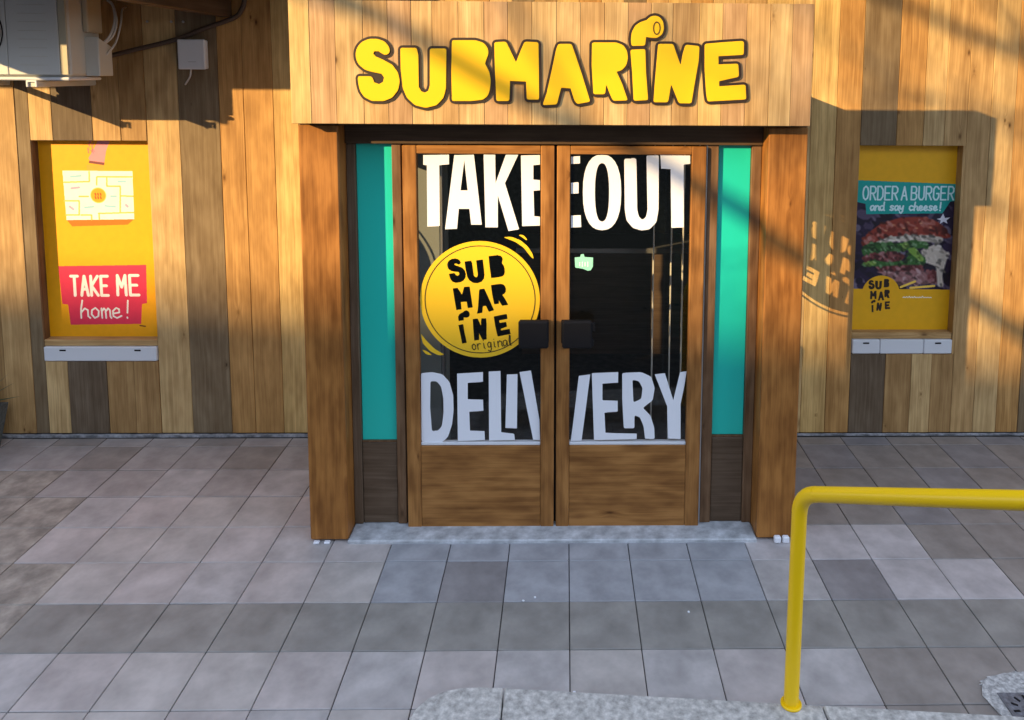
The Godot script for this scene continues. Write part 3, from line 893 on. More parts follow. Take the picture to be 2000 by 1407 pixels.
func leaf(porch: Node3D, x0: float, x1: float, gx0: float, gx1: float, films: Dictionary, right: bool) -> Node3D:
	var d := Node3D.new()
	d.name = "door" if not right else "door_001"
	porch.add_child(d)
	d.set_meta("label", "right-hand glazed timber door lettered OUT and ERY" if right else "left-hand glazed timber door with the round yellow logo")
	var zb := ZD - 0.045
	timber(d, "stile", Vector3(x0, 0.014, zb), Vector3(gx0, 2.243, ZD), M.door, 0.004, 1)
	timber(d, "stile", Vector3(gx1, 0.014, zb), Vector3(x1, 2.243, ZD), M.door, 0.004, 1)
	timber(d, "top_rail", Vector3(gx0 + 0.0008, 2.197, zb), Vector3(gx1 - 0.0008, 2.243, ZD - 0.0015), M.door, 0.003, 0)
	timber(d, "kick_panel", Vector3(gx0 + 0.0008, 0.014, zb), Vector3(gx1 - 0.0008, 0.508, ZD - 0.003), M.door, 0.003, 0)
	plain(d, "glazing_bead", Vector3(gx0 + 0.001, 0.509, zb), Vector3(gx1 - 0.001, 0.526, ZD - 0.010), M.white_metal, 0.002)
	part(d, "pane", sheet(gx1 - gx0 - 0.001, 1.67), M.glass, Vector3((gx0 + gx1) / 2, 1.3615, ZD - 0.020))
	var zv := ZD - 0.017
	for k in films:
		var polys := []
		for p in films[k]: polys.append(soften(outline(p), 0.010) if k in ["U", "D", "R"] else outline(p))
		if k == "E_arm":
			for p in polys: part(d, "letter_arm", film([p]), M.vinyl_white, Vector3(0, 0, zv))
		else:
			part(d, "letter", film(polys), M.vinyl_white, Vector3(0, 0, zv))
	if not right:
		var holes := [disc_outline(Vector2.ZERO, 0.338)]
		holes.append_array(logo_outlines())
		part(d, "logo_disc", film(holes, 0.002), M.vinyl_yellow, Vector3(-0.4765, 1.366, zv))
		part(d, "logo_ring", film([disc_outline(Vector2.ZERO, 0.313), disc_outline(Vector2.ZERO, 0.308)], 0.002), M.vinyl_dark, Vector3(-0.4765, 1.366, zv + 0.0015))
		for p in VINYL_EXTRA["crescent"]:
			part(d, "crescent", film([soften(outline(p), 0.01)]), M.vinyl_yellow, Vector3(0, 0, zv + 0.001))
		var st := st_new()
		for s in lettering("original", Vector2(-0.085, -0.225), Vector2(0.15, -0.285), 0.05):
			for i in s.size() - 1:
				var n: Vector2 = (s[i + 1] - s[i]).normalized().orthogonal() * 0.0026
				var e: Vector2 = (s[i + 1] - s[i]).normalized() * 0.0015
				var q := [s[i] - e + n, s[i] - e - n, s[i + 1] + e - n, s[i + 1] + e + n]
				quad(st, Vector3(q[0].x, q[0].y, 0), Vector3(q[1].x, q[1].y, 0), Vector3(q[2].x, q[2].y, 0), Vector3(q[3].x, q[3].y, 0))
		part(d, "handwriting", st.commit(), M.vinyl_dark, Vector3(-0.4765, 1.366, zv + 0.002), Vector3(0, 0, 0.13))
	else:
		part(d, "mint_sticker", film([outline(VINYL_EXTRA["mint"][0])]), M.vinyl_mint, Vector3(0, 0, zv))
		var st := st_new()
		for i in 4:
			box_into(st, Vector3(0.006, 0.022 + 0.006 * (i % 2), 0.001), 0.0, 1, Vector2.ZERO, Vector3(0.086 + i * 0.015, 1.572, 0))
		part(d, "sticker_print", st.commit(), M.vinyl_white, Vector3(0, 0, zv + 0.001))
	# black block handle on a plate at the meeting stile
	var hs := st_new()
	var side := 1.0 if right else -1.0
	var mid := 0.0725 if right else -0.1715
	box_into(hs, Vector3(0.168, 0.158, 0.045), 0.010, 1, Vector2.ZERO, Vector3(mid, 1.193, ZD + 0.062))
	var px := (gx0 - 0.030) if right else (gx1 + 0.030)
	box_into(hs, Vector3(0.034, 0.125, 0.05), 0.004, 1, Vector2.ZERO, Vector3(px, 1.195, ZD + 0.026))
	box_into(hs, Vector3(0.10, 0.03, 0.02), 0.003, 1, Vector2.ZERO, Vector3(px + side * 0.04, 1.16, ZD + 0.045))
	if right:
		box_into(hs, Vector3(0.02, 0.05, 0.03), 0.004, 1, Vector2.ZERO, Vector3(mid + 0.088, 1.235, ZD + 0.058))
		box_into(hs, Vector3(0.014, 0.04, 0.03), 0.004, 1, Vector2.ZERO, Vector3(mid + 0.087, 1.145, ZD + 0.058))
	part(d, "handle", hs.commit(), M.black)
	return d


func build_porch() -> void:
	var p := thing("entrance_porch", "projecting timber porch with glazed double doors and teal side panels", "porch", Vector3.ZERO)
	var xl := -1.427
	var xr := 1.315
	timber(p, "post", Vector3(xl, 0.012, ZP - 0.24), Vector3(-1.216, 2.36, ZP), M.post, 0.006, 1)
	timber(p, "post", Vector3(1.102, 0.012, ZP - 0.24), Vector3(xr, 2.36, ZP), M.post, 0.006, 1)
	# head of the frame, jambs, teal panels with dark boards below
	timber(p, "frame_head", Vector3(-1.215, 2.25, ZD - 0.075), Vector3(1.101, 2.36, ZD - 0.008), M.soffit, 0.003, 0)
	for s in [[-1.215, -1.166, M.brown], [-0.963, -0.912, M.jamb], [0.799, 0.860, M.jamb], [1.047, 1.101, M.jamb]]:
		timber(p, "jamb", Vector3(s[0], 0.022, ZD - 0.09), Vector3(s[1], 2.249, ZD - 0.028), s[2], 0.003, 1)
	plain(p, "door_stop", Vector3(-0.911, 0.022, ZD - 0.09), Vector3(-0.902, 2.249, ZD - 0.04), M.black, 0.0)
	plain(p, "door_stop", Vector3(0.790, 0.022, ZD - 0.09), Vector3(0.7985, 2.249, ZD - 0.03), M.steel, 0.0)
	plain(p, "door_stop", Vector3(-0.085, 0.022, ZD - 0.075), Vector3(-0.02, 2.249, ZD - 0.05), M.black, 0.0)
	for s in [[-1.165, -0.964, 0.522], [0.861, 1.046, 0.55]]:
		plain(p, "teal_panel", Vector3(s[0], s[2], ZD - 0.08), Vector3(s[1], 2.249, ZD - 0.055), M.teal, 0.002)
		timber(p, "lower_board", Vector3(s[0], 0.022, ZD - 0.085), Vector3(s[1], s[2] - 0.012, ZD - 0.040), M.brown, 0.004, 0)
		plain(p, "seam_strip", Vector3(s[0], s[2] - 0.011, ZD - 0.085), Vector3(s[1], s[2] - 0.001, ZD - 0.046), M.jamb, 0.001)
	leaf(p, -0.900, -0.0575, -0.821, -0.134, VINYL_LEFT, false)
	leaf(p, -0.0445, 0.787, 0.030, 0.706, VINYL_RIGHT, true)
	timber(p, "added_post", Vector3(0.897, 0.0, -4.60), Vector3(0.99, 2.36, -4.54), M.brown, 0.003, 1)  # unseen post, added to keep a patch of sun off the right poster
	# glazed sides with the cut-out logo
	for s in [[-1.400, -1.0], [1.288, 1.0]]:
		var x: float = s[0]
		timber(p, "side_panel", Vector3(x - 0.025, 0.012, ZW + 0.03), Vector3(x + 0.025, 0.5, ZP - 0.241), M.post, 0.003, 2)
		timber(p, "side_rail", Vector3(x - 0.025, 2.2, ZW + 0.03), Vector3(x + 0.025, 2.36, ZP - 0.241), M.post, 0.003, 2)
		timber(p, "side_stile", Vector3(x - 0.025, 0.501, ZW + 0.03), Vector3(x + 0.025, 2.199, ZW + 0.075), M.post, 0.003, 1)
		timber(p, "side_stile", Vector3(x - 0.02, 0.501, ZP - 0.285), Vector3(x + 0.02, 2.199, ZP - 0.241), M.post, 0.003, 1)
		var zmid := (ZW + 0.075 + ZP - 0.285) / 2
		part(p, "side_pane", sheet(ZP - 0.285 - ZW - 0.075, 1.698), M.glass, Vector3(x, 1.35, zmid), Vector3(0, s[1] * PI / 2, 0))
		var holes := [disc_outline(Vector2.ZERO, 0.33)]
		holes.append_array(logo_outlines())
		part(p, "side_logo", film(holes, 0.003), M.vinyl_yellow, Vector3(x + s[1] * 0.003, 1.53, ZW + 0.51), Vector3(0, s[1] * PI / 2, 0))
		part(p, "side_logo_ring", film([disc_outline(Vector2.ZERO, 0.365), disc_outline(Vector2.ZERO, 0.35)], 0.003), M.vinyl_dark, Vector3(x + s[1] * 0.003, 1.53, ZW + 0.51), Vector3(0, s[1] * PI / 2, 0))
	plain(p, "roof", Vector3(-1.424, 2.361, ZW + 0.001), Vector3(1.312, 2.645, ZF - 0.121), M.soffit, 0.003)
	# sign board faced with planks
	plain(p, "fascia_core", Vector3(-1.415, 2.377, ZF - 0.12), Vector3(1.283, 3.006, ZF - 0.0185), M.soffit, 0.002)
	var face := Node3D.new()
	face.name = "fascia"
	p.add_child(face)
	var fx := [-1.42, -1.315, -1.184, -1.042, -0.915, -0.794, -0.686, -0.552, -0.42, -0.298, -0.173, -0.046, 0.078, 0.201, 0.323, 0.443, 0.555, 0.693, 0.814, 0.939, 1.062, 1.178, 1.287]
	var tone := ["yellow", "rose", "light", "tan", "rose", "light", "tan", "light", "rose", "tan", "light", "light", "tan", "light", "rose", "light", "tan", "yellow", "rose", "tan", "light", "rose"]
	for i in fx.size() - 1:
		var proud := rng.randf_range(-0.001, 0.001)
		timber(face, "plank", Vector3(fx[i] + 0.0008, 2.375, ZF - 0.018), Vector3(fx[i + 1] - 0.0008, 3.008, ZF + proud), M[tone[i] + str(i % 3)], 0.002, 1)
	# stone step under the doors
	var t := thing("door_step", "pale worn stone step across the foot of the double doors", "step", Vector3.ZERO)
	plain(t, "slab", Vector3(-1.2145, -0.011, ZD - 0.20), Vector3(1.100, 0.020, ZP + 0.02), M.threshold, 0.006)


func build_room() -> void:
	var r := structure("interior")
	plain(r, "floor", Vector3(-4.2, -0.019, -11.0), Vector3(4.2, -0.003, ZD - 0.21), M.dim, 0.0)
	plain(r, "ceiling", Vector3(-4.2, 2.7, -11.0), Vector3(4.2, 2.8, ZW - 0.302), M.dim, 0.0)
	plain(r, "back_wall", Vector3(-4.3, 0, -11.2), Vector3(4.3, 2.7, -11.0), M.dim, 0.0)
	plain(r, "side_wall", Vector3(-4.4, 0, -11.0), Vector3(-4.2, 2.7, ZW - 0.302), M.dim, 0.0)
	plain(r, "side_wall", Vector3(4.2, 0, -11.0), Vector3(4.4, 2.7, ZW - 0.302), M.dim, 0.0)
	var g := thing("cabinet", "pale grey metal cabinet standing inside behind the left door glass", "cabinet", Vector3(-1.0, 0.0, -5.15))
	plain(g, "body", Vector3(-0.30, 0.001, -0.30), Vector3(0.185, 2.30, 0.05), M.cabinet, 0.008)
	plain(g, "edge_trim", Vector3(0.186, 0.001, -0.02), Vector3(0.199, 2.30, 0.052), M.steel, 0.002)
	var q := thing("light_streak_screen", "added glass screen whose pale uprights stand in for light streaks behind the right door glass", "partition", Vector3(0, 0, -5.25))
	for x in [0.60, 0.72, 0.80, 0.90]:
		plain(q, "upright", Vector3(x, 0.0, -0.012), Vector3(x + 0.009, 2.34, 0.012), M.casing, 0.002)  # pale bars imitate streaks of light seen in the glass
	for x in [[0.615, 0.719], [0.735, 0.799], [0.815, 0.899]]:
		part(q, "pane", sheet(x[1] - x[0], 2.3), M.glass, Vector3((x[0] + x[1]) / 2, 1.17, 0))
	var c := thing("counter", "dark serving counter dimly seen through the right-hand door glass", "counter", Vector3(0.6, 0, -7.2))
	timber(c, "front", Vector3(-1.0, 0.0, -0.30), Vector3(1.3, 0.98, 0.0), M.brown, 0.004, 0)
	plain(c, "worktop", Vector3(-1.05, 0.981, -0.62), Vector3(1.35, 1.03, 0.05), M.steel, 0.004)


func build_sign() -> void:
	var s := thing("shop_sign", "yellow cut-out letters with dark edges fixed to the plank fascia above the doors", "sign", Vector3(0, 0, ZF))
	var i := 0
	for k in SIGN:
		var soft := soften(Geometry2D.offset_polygon(outline(SIGN[k][0]), -0.002)[0], 0.010)
		var rim: PackedVector2Array = Geometry2D.offset_polygon(soft, 0.0135, Geometry2D.JOIN_ROUND)[0]
		var l := part(s, "letter", plate(soft, 0.0105, 0.0015), M.sign_yellow, Vector3(0, 0, 0.0015))
		l.set_meta("label", "yellow letter " + (k if k.length() == 1 else "i's periscope top"))
		part(l, "edge", plate(rim, 0.005 + 0.0004 * i), M.sign_edge, Vector3(0, 0, 0))
		if k == "periscope":
			var ring := PackedVector2Array()
			var hole := PackedVector2Array()
			for q in 32:
				var e := Vector2(cos(TAU * q / 32), sin(TAU * q / 32))
				ring.append(Vector2(0.512, 2.871) + e * Vector2(0.019, 0.034))
				hole.append(Vector2(0.512, 2.871) + e * Vector2(0.0145, 0.0285))
			part(l, "lens_ring", film([ring, hole], 0.002), M.sign_edge, Vector3(RING_X - 0.512, RING_Y - 2.871, 0.0135))
		i += 1


func build_canopy() -> void:
	var c := thing("canopy", "dark timber canopy projecting over the left bay above the air conditioner", "canopy", Vector3(0, 0, ZW))
	timber(c, "slab", Vector3(-8.0, 3.236, 0.004), Vector3(-1.52, 3.38, 1.54), M.soffit, 0.004, 0)  # unseen; its left end is lengthened to darken the shaded wall
	timber(c, "beam", Vector3(-2.37, 3.01, 0.004), Vector3(-2.29, 3.235, 1.36), M.soffit, 0.004, 2)
	timber(c, "added_side_board", Vector3(-4.30, 2.987, 0.004), Vector3(-4.26, 3.235, 1.53), M.soffit, 0.004, 2)  # unseen board, added and sized to shade the air conditioner front


func ring_mesh(r: float, t: float) -> ArrayMesh:
	var pts := []
	for i in 41: pts.append(Vector3(cos(TAU * i / 40), sin(TAU * i / 40), 0) * r)
	return tube(pts, t, 6)


func build_air_conditioner() -> void:
	var a := thing("air_conditioner", "white outdoor air conditioner unit on wall brackets at the top left", "air conditioner", Vector3(-3.05, 2.60, ZW))
	plain(a, "casing", Vector3(-0.80, 0.0, 0.25), Vector3(0.0, 0.56, 0.585), M.casing, 0.018)
	var fp := plain(a, "front_panel", Vector3(-0.365, 0.012, 0.586), Vector3(-0.055, 0.552, 0.598), M.casing_front, 0.005)
	for i in 9:
		part(fp, "louvre_line", box(Vector3(0.17, 0.004, 0.004), 0.001), M.casing, Vector3(0.0, -0.21 + i * 0.052, 0.006))
	plain(a, "corner_post", Vector3(-0.052, 0.012, 0.584), Vector3(-0.004, 0.552, 0.596), M.beige, 0.005)
	plain(a, "front_panel", Vector3(-0.795, 0.012, 0.586), Vector3(-0.369, 0.552, 0.598), M.casing_front, 0.005)
	var g := part(a, "fan_grille", plate(disc_outline(Vector2.ZERO, 0.198), 0.006), M.black, Vector3(-0.583, 0.275, 0.598))
	for k in 9:
		part(g, "grille_ring", ring_mesh(0.03 + k * 0.0205, 0.0022), M.casing, Vector3(0, 0, 0.012))
	plain(a, "base_rail", Vector3(-0.80, -0.022, 0.26), Vector3(0.0, -0.001, 0.60), M.white_metal, 0.006)
	var vc := part(a, "valve_cover", plate(PackedVector2Array([Vector2(0, 0), Vector2(0.15, 0), Vector2(0.15, 0.19), Vector2(0, 0.245)]), 0.085, 0.006), M.casing, Vector3(0.001, 0.006, 0.425), Vector3(0, PI / 2, 0))
	plain(a, "upper_cover", Vector3(0.001, 0.28, 0.28), Vector3(0.035, 0.50, 0.44), M.beige, 0.006)
	for x in [-0.795, -0.21]:
		var st := st_new()
		box_into(st, Vector3(0.04, 0.035, 0.62), 0.003, 2, Vector2.ZERO, Vector3(x, -0.045, 0.315))
		box_into(st, Vector3(0.04, 0.42, 0.01), 0.002, 1, Vector2.ZERO, Vector3(x, -0.045 + 0.2, 0.006))
		part(a, "bracket", st.commit(), M.casing)
		var foot := st_new()
		box_into(foot, Vector3(0.066, 0.012, 0.012), 0.002, 0, Vector2.ZERO, Vector3(x, -0.026, 0.63))
		box_into(foot, Vector3(0.012, 0.032, 0.012), 0.002, 1, Vector2.ZERO, Vector3(x - 0.027, -0.046, 0.63))
		box_into(foot, Vector3(0.012, 0.032, 0.012), 0.002, 1, Vector2.ZERO, Vector3(x + 0.027, -0.046, 0.63))
		part(a, "bracket_end", foot.commit(), M.white_metal)
	for i in 2:
		var o := 0.012 * i
		part(a, "hose", tube(smooth_path([Vector3(0.06, 0.20, 0.36 - o), Vector3(0.105 + o, 0.26, 0.33 - o), Vector3(0.115 + o, 0.36, 0.28), Vector3(0.075, 0.46 + o, 0.22), Vector3(0.02, 0.50, 0.18)]), 0.007, 8), M.wire)
	part(a, "hose", tube(smooth_path([Vector3(0.085, 0.14, 0.34), Vector3(0.125, 0.22, 0.30), Vector3(0.13, 0.34, 0.24), Vector3(0.09, 0.44, 0.14), Vector3(0.05, 0.47, 0.02)]), 0.006, 8), M.wire)


func build_cables() -> void:
	var c := thing("cable", "thick dark cable sagging across the shaded planks past the white box", "cable", Vector3(0, 0, ZW))
	part(c, "sleeve", tube(smooth_path([Vector3(-3.10, 2.735, 0.09), Vector3(-2.973, 2.774, 0.05), Vector3(-2.674, 2.852, 0.032), Vector3(-2.463, 2.933, 0.03), Vector3(-2.27, 3.002, 0.03), Vector3(-2.215, 3.056, 0.03), Vector3(-2.192, 3.125, 0.03), Vector3(-2.18, 3.30, 0.03)]), 0.0165, 10), M.cable)
	var b := thing("junction_box", "small white square junction box on a shaded grey plank", "junction box", Vector3(-2.5515, 2.753, ZW))
	plain(b, "base", Vector3(-0.089, -0.098, 0.003), Vector3(0.089, 0.098, 0.045), M.white_metal, 0.006)
	var lid := plain(b, "lid", Vector3(-0.092, -0.102, 0.046), Vector3(0.092, 0.102, 0.066), M.white_metal, 0.008)
	part(lid, "print_line", box(Vector3(0.055, 0.004, 0.001), 0.0), M.steel, Vector3(0.005, -0.05, 0.0106))
	part(b, "wire", tube(smooth_path([Vector3(-0.02, -0.09, 0.03), Vector3(-0.028, -0.15, 0.035), Vector3(-0.055, -0.19, 0.03), Vector3(-0.075, -0.205, 0.008)]), 0.006, 8), M.wire)
	for p in [[-2.869, "leftmost"], [-2.705, "middle"], [-2.625, "rightmost"]]:
		var s := thing("screw", p[1] + " of three pale screw heads above the white junction box", "screw", Vector3(p[0], 2.976, ZW), "screws above the junction box")
		part(s, "head", plate(disc_outline(Vector2.ZERO, 0.009, 14), 0.006, 0.002), M.steel, Vector3(0, 0, 0.002))


func build_handrail() -> void:
	var h := thing("handrail", "bright yellow tubular handrail bent over a post on the kerb", "handrail", Vector3(0.921, 0.12, -2.911))
	var post := [Vector3(0, 0, 0), Vector3(0.002, 0.40, 0), Vector3(0.005, 0.815, 0)]
	var d := Vector3(0.444, 0.377, 0.711)
	var e := Vector3(0.006, 0.893, 0)
	var bend := []
	for i in 9:
		var t := i / 8.0
		bend.append(Vector3(0.005, 0.815, 0).lerp(e, t).lerp(e.lerp(e + d.normalized() * 0.085, t), t))
	var run := [e + d.normalized() * 0.085, e + d, e + d * 2.6]
	part(h, "post", tube(post, 0.0295, 20), M.rail)
	part(h, "elbow", tube(bend, 0.0302, 20), M.rail)
	part(h, "rail", tube(run, 0.0295, 20), M.rail)
	part(h, "foot_plate", plate(disc_outline(Vector2.ZERO, 0.042, 24), 0.008, 0.002), M.rail, Vector3(0, 0.001, 0), Vector3(-PI / 2, 0, 0))
	# kerb: three stones with a rounded end
	var k := structure("kerb")
	var back := [Vector2(-0.602, -2.866), Vector2(-0.585, -2.915), Vector2(-0.548, -2.962), Vector2(-0.49, -2.998), Vector2(-0.42, -3.016), Vector2(-0.335, -3.019)]
	var line := func(x: float) -> float: return -3.02 + (x + 0.335) * 0.0813
	var stones := [[-0.602, -0.245], [-0.24, 1.045], [1.05, 2.4], [2.405, 3.7]]
	for s in stones.size():
		var o := PackedVector2Array()
		if s == 0:
			for q in back: o.append(Vector2(q.x, -q.y))
		else:
			o.append(Vector2(stones[s][0], -line.call(stones[s][0])))
		o.append(Vector2(stones[s][1], -line.call(stones[s][1])))
		o.append(Vector2(stones[s][1], -line.call(stones[s][1]) - 0.34))
		o.append(Vector2(stones[s][0] if s > 0 else -0.55, -line.call(stones[s][0]) - 0.34))
		var st := part(k, "kerb_stone", plate(o, 0.132, 0.008), M.kerb, Vector3(0, -0.012 + (0.0 if s != 1 else -0.001), 0), Vector3(-PI / 2, 0, 0))


func build_small_things() -> void:
	# drain with its mortar bed
	var d := thing("drain_cover", "grey slotted metal drain cover set in pale mortar by the handrail", "drain cover", Vector3(1.965, 0.004, -2.99))
	var bed := PackedVector2Array()
	for i in 26:
		var a := TAU * i / 26
		bed.append(Vector2(cos(a) * 0.17, sin(a) * 0.19) * (1.0 + 0.16 * sin(a * 3.0 + 1.0) + rng.randf_range(-0.04, 0.04)))
	part(d, "mortar_bed", plate(bed, 0.004, 0.001), M.mortar, Vector3(0, -0.002, 0), Vector3(-PI / 2, 0, 0))
	var lid := plain(d, "lid", Vector3(-0.10, 0.002, -0.10), Vector3(0.10, 0.008, 0.10), M.drain, 0.002)
	for i in 12:
		var a := TAU * i / 12
		part(lid, "slot", box(Vector3(0.026, 0.002, 0.010), 0.0), M.black, Vector3(cos(a) * 0.07, 0.0035, sin(a) * 0.07), Vector3(0, -a, 0))
	var sm := thing("mortar_patch", "ragged whitish mortar smear on the paving beyond the drain", "mortar patch", Vector3(1.95, 0.002, -3.17))
	var smear := PackedVector2Array()
	for i in 30:
		var a := TAU * i / 30
		smear.append(Vector2(cos(a) * 0.13, sin(a) * 0.035) * (1.0 + rng.randf_range(-0.2, 0.2)))
	part(sm, "smear", plate(smear, 0.0035, 0.001), M.mortar, Vector3.ZERO, Vector3(-PI / 2, 0, 0.2))
	for p in [[1.215, "left"], [1.262, "right"]]:
		var s := thing("spacer_block", p[1] + " of two small white blocks at the foot of the right porch post", "block", Vector3(p[0], 0, ZP + 0.022), "white blocks by the porch post")
		part(s, "block", box(Vector3(0.038, 0.038, 0.03), 0.006), M.vinyl_white, Vector3(0, 0.0195, 0))
	for p in [[-1.39, "left"], [-1.33, "right"]]:
		var s := thing("spacer_block", p[1] + " of two low white pads at the foot of the left porch post", "block", Vector3(p[0], 0, ZP + 0.012), "white pads by the left post")
		part(s, "block", box(Vector3(0.032, 0.012, 0.024), 0.003), M.vinyl_white, Vector3(0, 0.0065, 0))
	for p in [[-0.142, -3.735, "largest white crumb lying on the paving before the doors"], [-0.20, -3.71, "small white crumb beside the largest one before the doors"], [0.05, -3.12, "white crumb on the near edge of the dark paving band"], [0.62, -3.62, "white crumb on the blue-grey paving left of the handrail"]]:
		var s := thing("litter_crumb", p[2], "litter", Vector3(p[0], 0.001, p[1]), "white crumbs on the paving")
		part(s, "crumb", box(Vector3(0.012, 0.005, 0.010), 0.002), M.vinyl_white, Vector3(0, 0.0028, 0), Vector3(0, rng.randf() * 3, 0))
	# planter at the left edge
	var pl := thing("planter", "grey tapered planter with a spiky dark plant against the left wall", "planter", Vector3(-4.10, 0.002, -5.26))
	var st := st_new()
	var lo := 0.125
	var hi := 0.17
	for i in 4:
		var a := TAU * i / 4 + PI / 4
		var b := TAU * (i + 1) / 4 + PI / 4
		var pa := Vector3(cos(a), 0, sin(a)) * 1.414
		var pb := Vector3(cos(b), 0, sin(b)) * 1.414
		quad(st, pb * lo, pa * lo, pa * hi + Vector3(0, 0.30, 0), pb * hi + Vector3(0, 0.30, 0))
		quad(st, pb * hi + Vector3(0, 0.30, 0), pa * hi + Vector3(0, 0.30, 0), pa * (hi - 0.025) + Vector3(0, 0.30, 0), pb * (hi - 0.025) + Vector3(0, 0.30, 0))
		quad(st, pb * (hi - 0.025) + Vector3(0, 0.30, 0), pa * (hi - 0.025) + Vector3(0, 0.30, 0), pa * (hi - 0.03) + Vector3(0, 0.27, 0), pb * (hi - 0.03) + Vector3(0, 0.27, 0))
		tri(st, Vector3(0, 0.27, 0), pa * (hi - 0.03) + Vector3(0, 0.27, 0), pb * (hi - 0.03) + Vector3(0, 0.27, 0))
		tri(st, Vector3.ZERO, pb * lo, pa * lo)
	part(pl, "pot", st.commit(), M.pot)
	for i in 54:
		var a := rng.randf() * TAU
		var tilt := rng.randf_range(0.15, 1.25)
		var ln := rng.randf_range(0.22, 0.38)
		var dir := Vector3(cos(a) * sin(tilt), cos(tilt), sin(a) * sin(tilt))
		var side := dir.cross(Vector3.UP).normalized() * 0.017
		var p0 := Vector3(cos(a) * 0.03, 0.272, sin(a) * 0.03)
		var p1 := p0 + dir * ln * 0.5 + Vector3(0, 0.02, 0)
		var p2 := p0 + dir * ln - Vector3(0, 0.03 * tilt, 0)
		var bl := st_new()
		quad(bl, p0 - side * 0.6, p0 + side * 0.6, p1 + side, p1 - side)
		tri(bl, p1 - side, p1 + side, p2)
		part(pl, "blade_leaf", bl.commit(), M.leaf)


func grow(st: SurfaceTool, p: Vector3, dir: Vector3, length: float, r: float, depth: int, g: RandomNumberGenerator) -> void:
	var pts := [p]
	var rs := [r]
	var n := 5
	var d := dir
	for i in n:
		d = (d + Vector3(g.randf_range(-1, 1), g.randf_range(-0.7, 1.0), g.randf_range(-1, 1)) * 0.12).normalized()
		p += d * length / n
		pts.append(p)
		rs.append(r * lerpf(1.0, 0.45, (i + 1.0) / n))
		if depth > 0 and i >= 1:
			for q in (2 if depth == 1 else 1):
				var side := d.cross(Vector3(g.randf_range(-1, 1), g.randf_range(-1, 1), g.randf_range(-1, 1))).normalized()
				grow(st, p, (d * 0.75 + side * 0.75).normalized(), length * g.randf_range(0.35, 0.55), rs[i + 1] * 0.62, depth - 1, g)
	tube_into(st, pts, rs, 6)


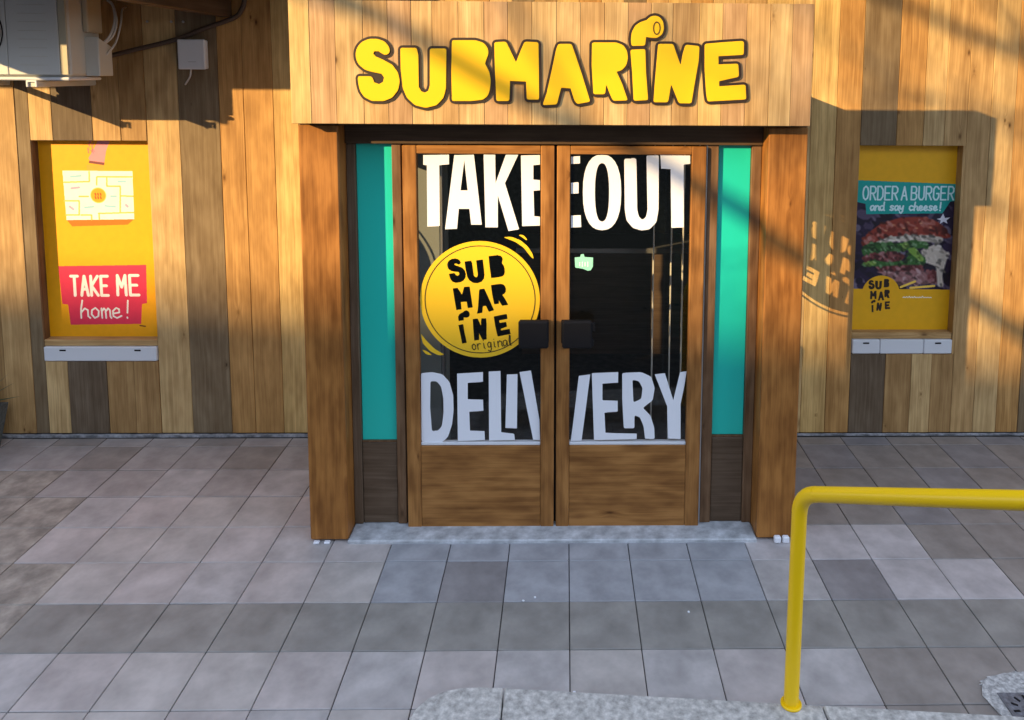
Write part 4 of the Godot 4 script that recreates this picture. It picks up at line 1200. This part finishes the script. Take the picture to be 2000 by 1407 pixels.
func build_street() -> void:
	# The bare tree whose boughs streak the fascia; it stands behind the viewer towards the sun.
	var g := RandomNumberGenerator.new()
	g.seed = 77
	var far := 10.0
	var at := func(x: float, y: float, t: float) -> Vector3: return Vector3(x, y, ZW) - SUN * t
	var foot: Vector3 = at.call(5.6, 0.0, far)
	foot.y = 0.0
	var t := thing("bare_tree", "leafless street tree behind the viewer with long rising boughs", "tree", foot)
	var ts := st_new()
	var fork: Vector3 = at.call(5.2, -0.35, far) - foot
	tube_into(ts, [Vector3(0, 0, 0), Vector3(0.05, 1.5, 0.05), Vector3(-0.1, 3.2, 0.0), fork, fork + Vector3(0.2, 2.2, 0.4), fork + Vector3(0.5, 4.5, 0.5)], [0.22, 0.17, 0.15, 0.13, 0.09, 0.04], 10)
	part(t, "trunk", ts.commit(), M.bark)
	var bs := st_new()
	var bough := [fork]
	for q in [[4.2, 0.26], [3.2, 0.86], [2.45, 1.33], [1.65, 1.79], [0.76, 2.30], [-0.2, 2.78], [-1.4, 3.3]]:
		bough.append(at.call(q[0], q[1], far) - foot)
	tube_into(bs, bough, [0.085, 0.075, 0.065, 0.056, 0.05, 0.044, 0.032, 0.014], 8)
	part(t, "bough", bs.commit(), M.bark)
	var b2 := st_new()
	var high := [fork + Vector3(0.1, 1.2, 0.2)]
	for q in [[4.4, 2.0], [3.7, 2.55], [3.2, 2.82], [2.9, 2.90], [2.2, 3.2], [1.0, 3.7]]:
		high.append(at.call(q[0], q[1], far + 1.0) - foot)
	tube_into(b2, high, [0.07, 0.065, 0.06, 0.055, 0.05, 0.04, 0.015], 8)
	part(t, "bough", b2.commit(), M.bark)
	var ws := st_new()
	for q in [[3.4, 0.74, Vector3(-0.3, 1.0, 0.3), 2.6], [2.7, 1.18, Vector3(-0.9, 0.35, 0.6), 1.8], [1.9, 1.65, Vector3(-0.5, 1.0, -0.2), 1.5], [0.9, 2.22, Vector3(-0.9, 0.2, -0.4), 1.4], [0.1, 2.62, Vector3(-0.6, 0.9, 0.3), 1.4], [4.3, 0.2, Vector3(-0.2, 1.0, -0.3), 3.2]]:
		grow(ws, at.call(q[0], q[1], far) - foot, q[2].normalized(), q[3], 0.028, 2, g)
	for q in [[3.3, 1.7, Vector3(-0.9, 0.1, 0.5), 1.7], [3.2, 2.3, Vector3(-0.9, -0.3, 0.7), 1.6], [2.6, 1.5, Vector3(-0.3, 0.9, 0.8), 1.3], [2.9, 1.9, Vector3(-0.9, 0.25, 0.2), 1.6], [3.5, 2.1, Vector3(-0.7, 0.3, -0.4), 1.6], [2.3, 1.7, Vector3(-0.2, 1.0, 0.1), 1.2]]:
		grow(ws, at.call(q[0], q[1], far + 3.0) - foot, q[2].normalized(), q[3], 0.017, 2, g)
	for q in 5:
		grow(ws, fork + Vector3(0.2, 1.2 + q * 0.7, 0.3), Vector3(g.randf_range(-1, 0.4), 0.9, g.randf_range(-1, 1)).normalized(), 2.6, 0.045, 2, g)
	var w := part(t, "twigs", ws.commit(), M.bark)
	w.set_meta("kind", "stuff")
	# The block across the street whose roof line shades the pavement and the foot of the wall.
	var b := thing("street_block", "tall plain apartment block across the street behind the viewer", "building", Vector3(-50.2, 0, ZW + 40.0))
	var y := func(x: float) -> float: return 18.8 + 0.868 - 0.0726 * x
	var o := PackedVector2Array([Vector2(-17, -0.01), Vector2(14, -0.01), Vector2(14, y.call(14.0)), Vector2(-17, y.call(-17.0))])
	part(b, "wall", plate(o, 11.0), M.render, Vector3(0, 0, 0.0))
	for n in [[-14.0, 17.0, 26.0, "low"], [16.0, 14.0, 25.0, "wide"], [-86.0, 17.0, 18.0, "far"]]:
		var nb := thing("street_house", {"low": "plain rendered house across the street right of the tall block", "wide": "plain rendered house across the street farthest from the sun", "far": "plain rendered house across the street left of the tall block"}[n[3]], "building", Vector3(n[0], 0, ZW + 32.0), "houses across the street")
		part(nb, "wall", plate(PackedVector2Array([Vector2(-n[2] / 2, -0.01), Vector2(n[2] / 2, -0.01), Vector2(n[2] / 2, n[1]), Vector2(-n[2] / 2, n[1])]), 9.0), M.render)
		for r in 4:
			for c in 6:
				plain(nb, "window", Vector3(-n[2] / 2 + 2.0 + c * 4.0, 1.6 + r * 3.4, -0.04), Vector3(-n[2] / 2 + 3.6 + c * 4.0, 3.4 + r * 3.4, -0.005), M.black, 0.0)
	for r in 6:
		for c in 8:
			var win := plain(b, "window", Vector3(-15 + c * 3.6, 1.4 + r * 2.9, -0.04), Vector3(-13.4 + c * 3.6, 3.1 + r * 2.9, -0.005), M.white_metal, 0.0)
			part(win, "pane", sheet(1.45, 1.55), M.black, Vector3(0, 0, -0.019))
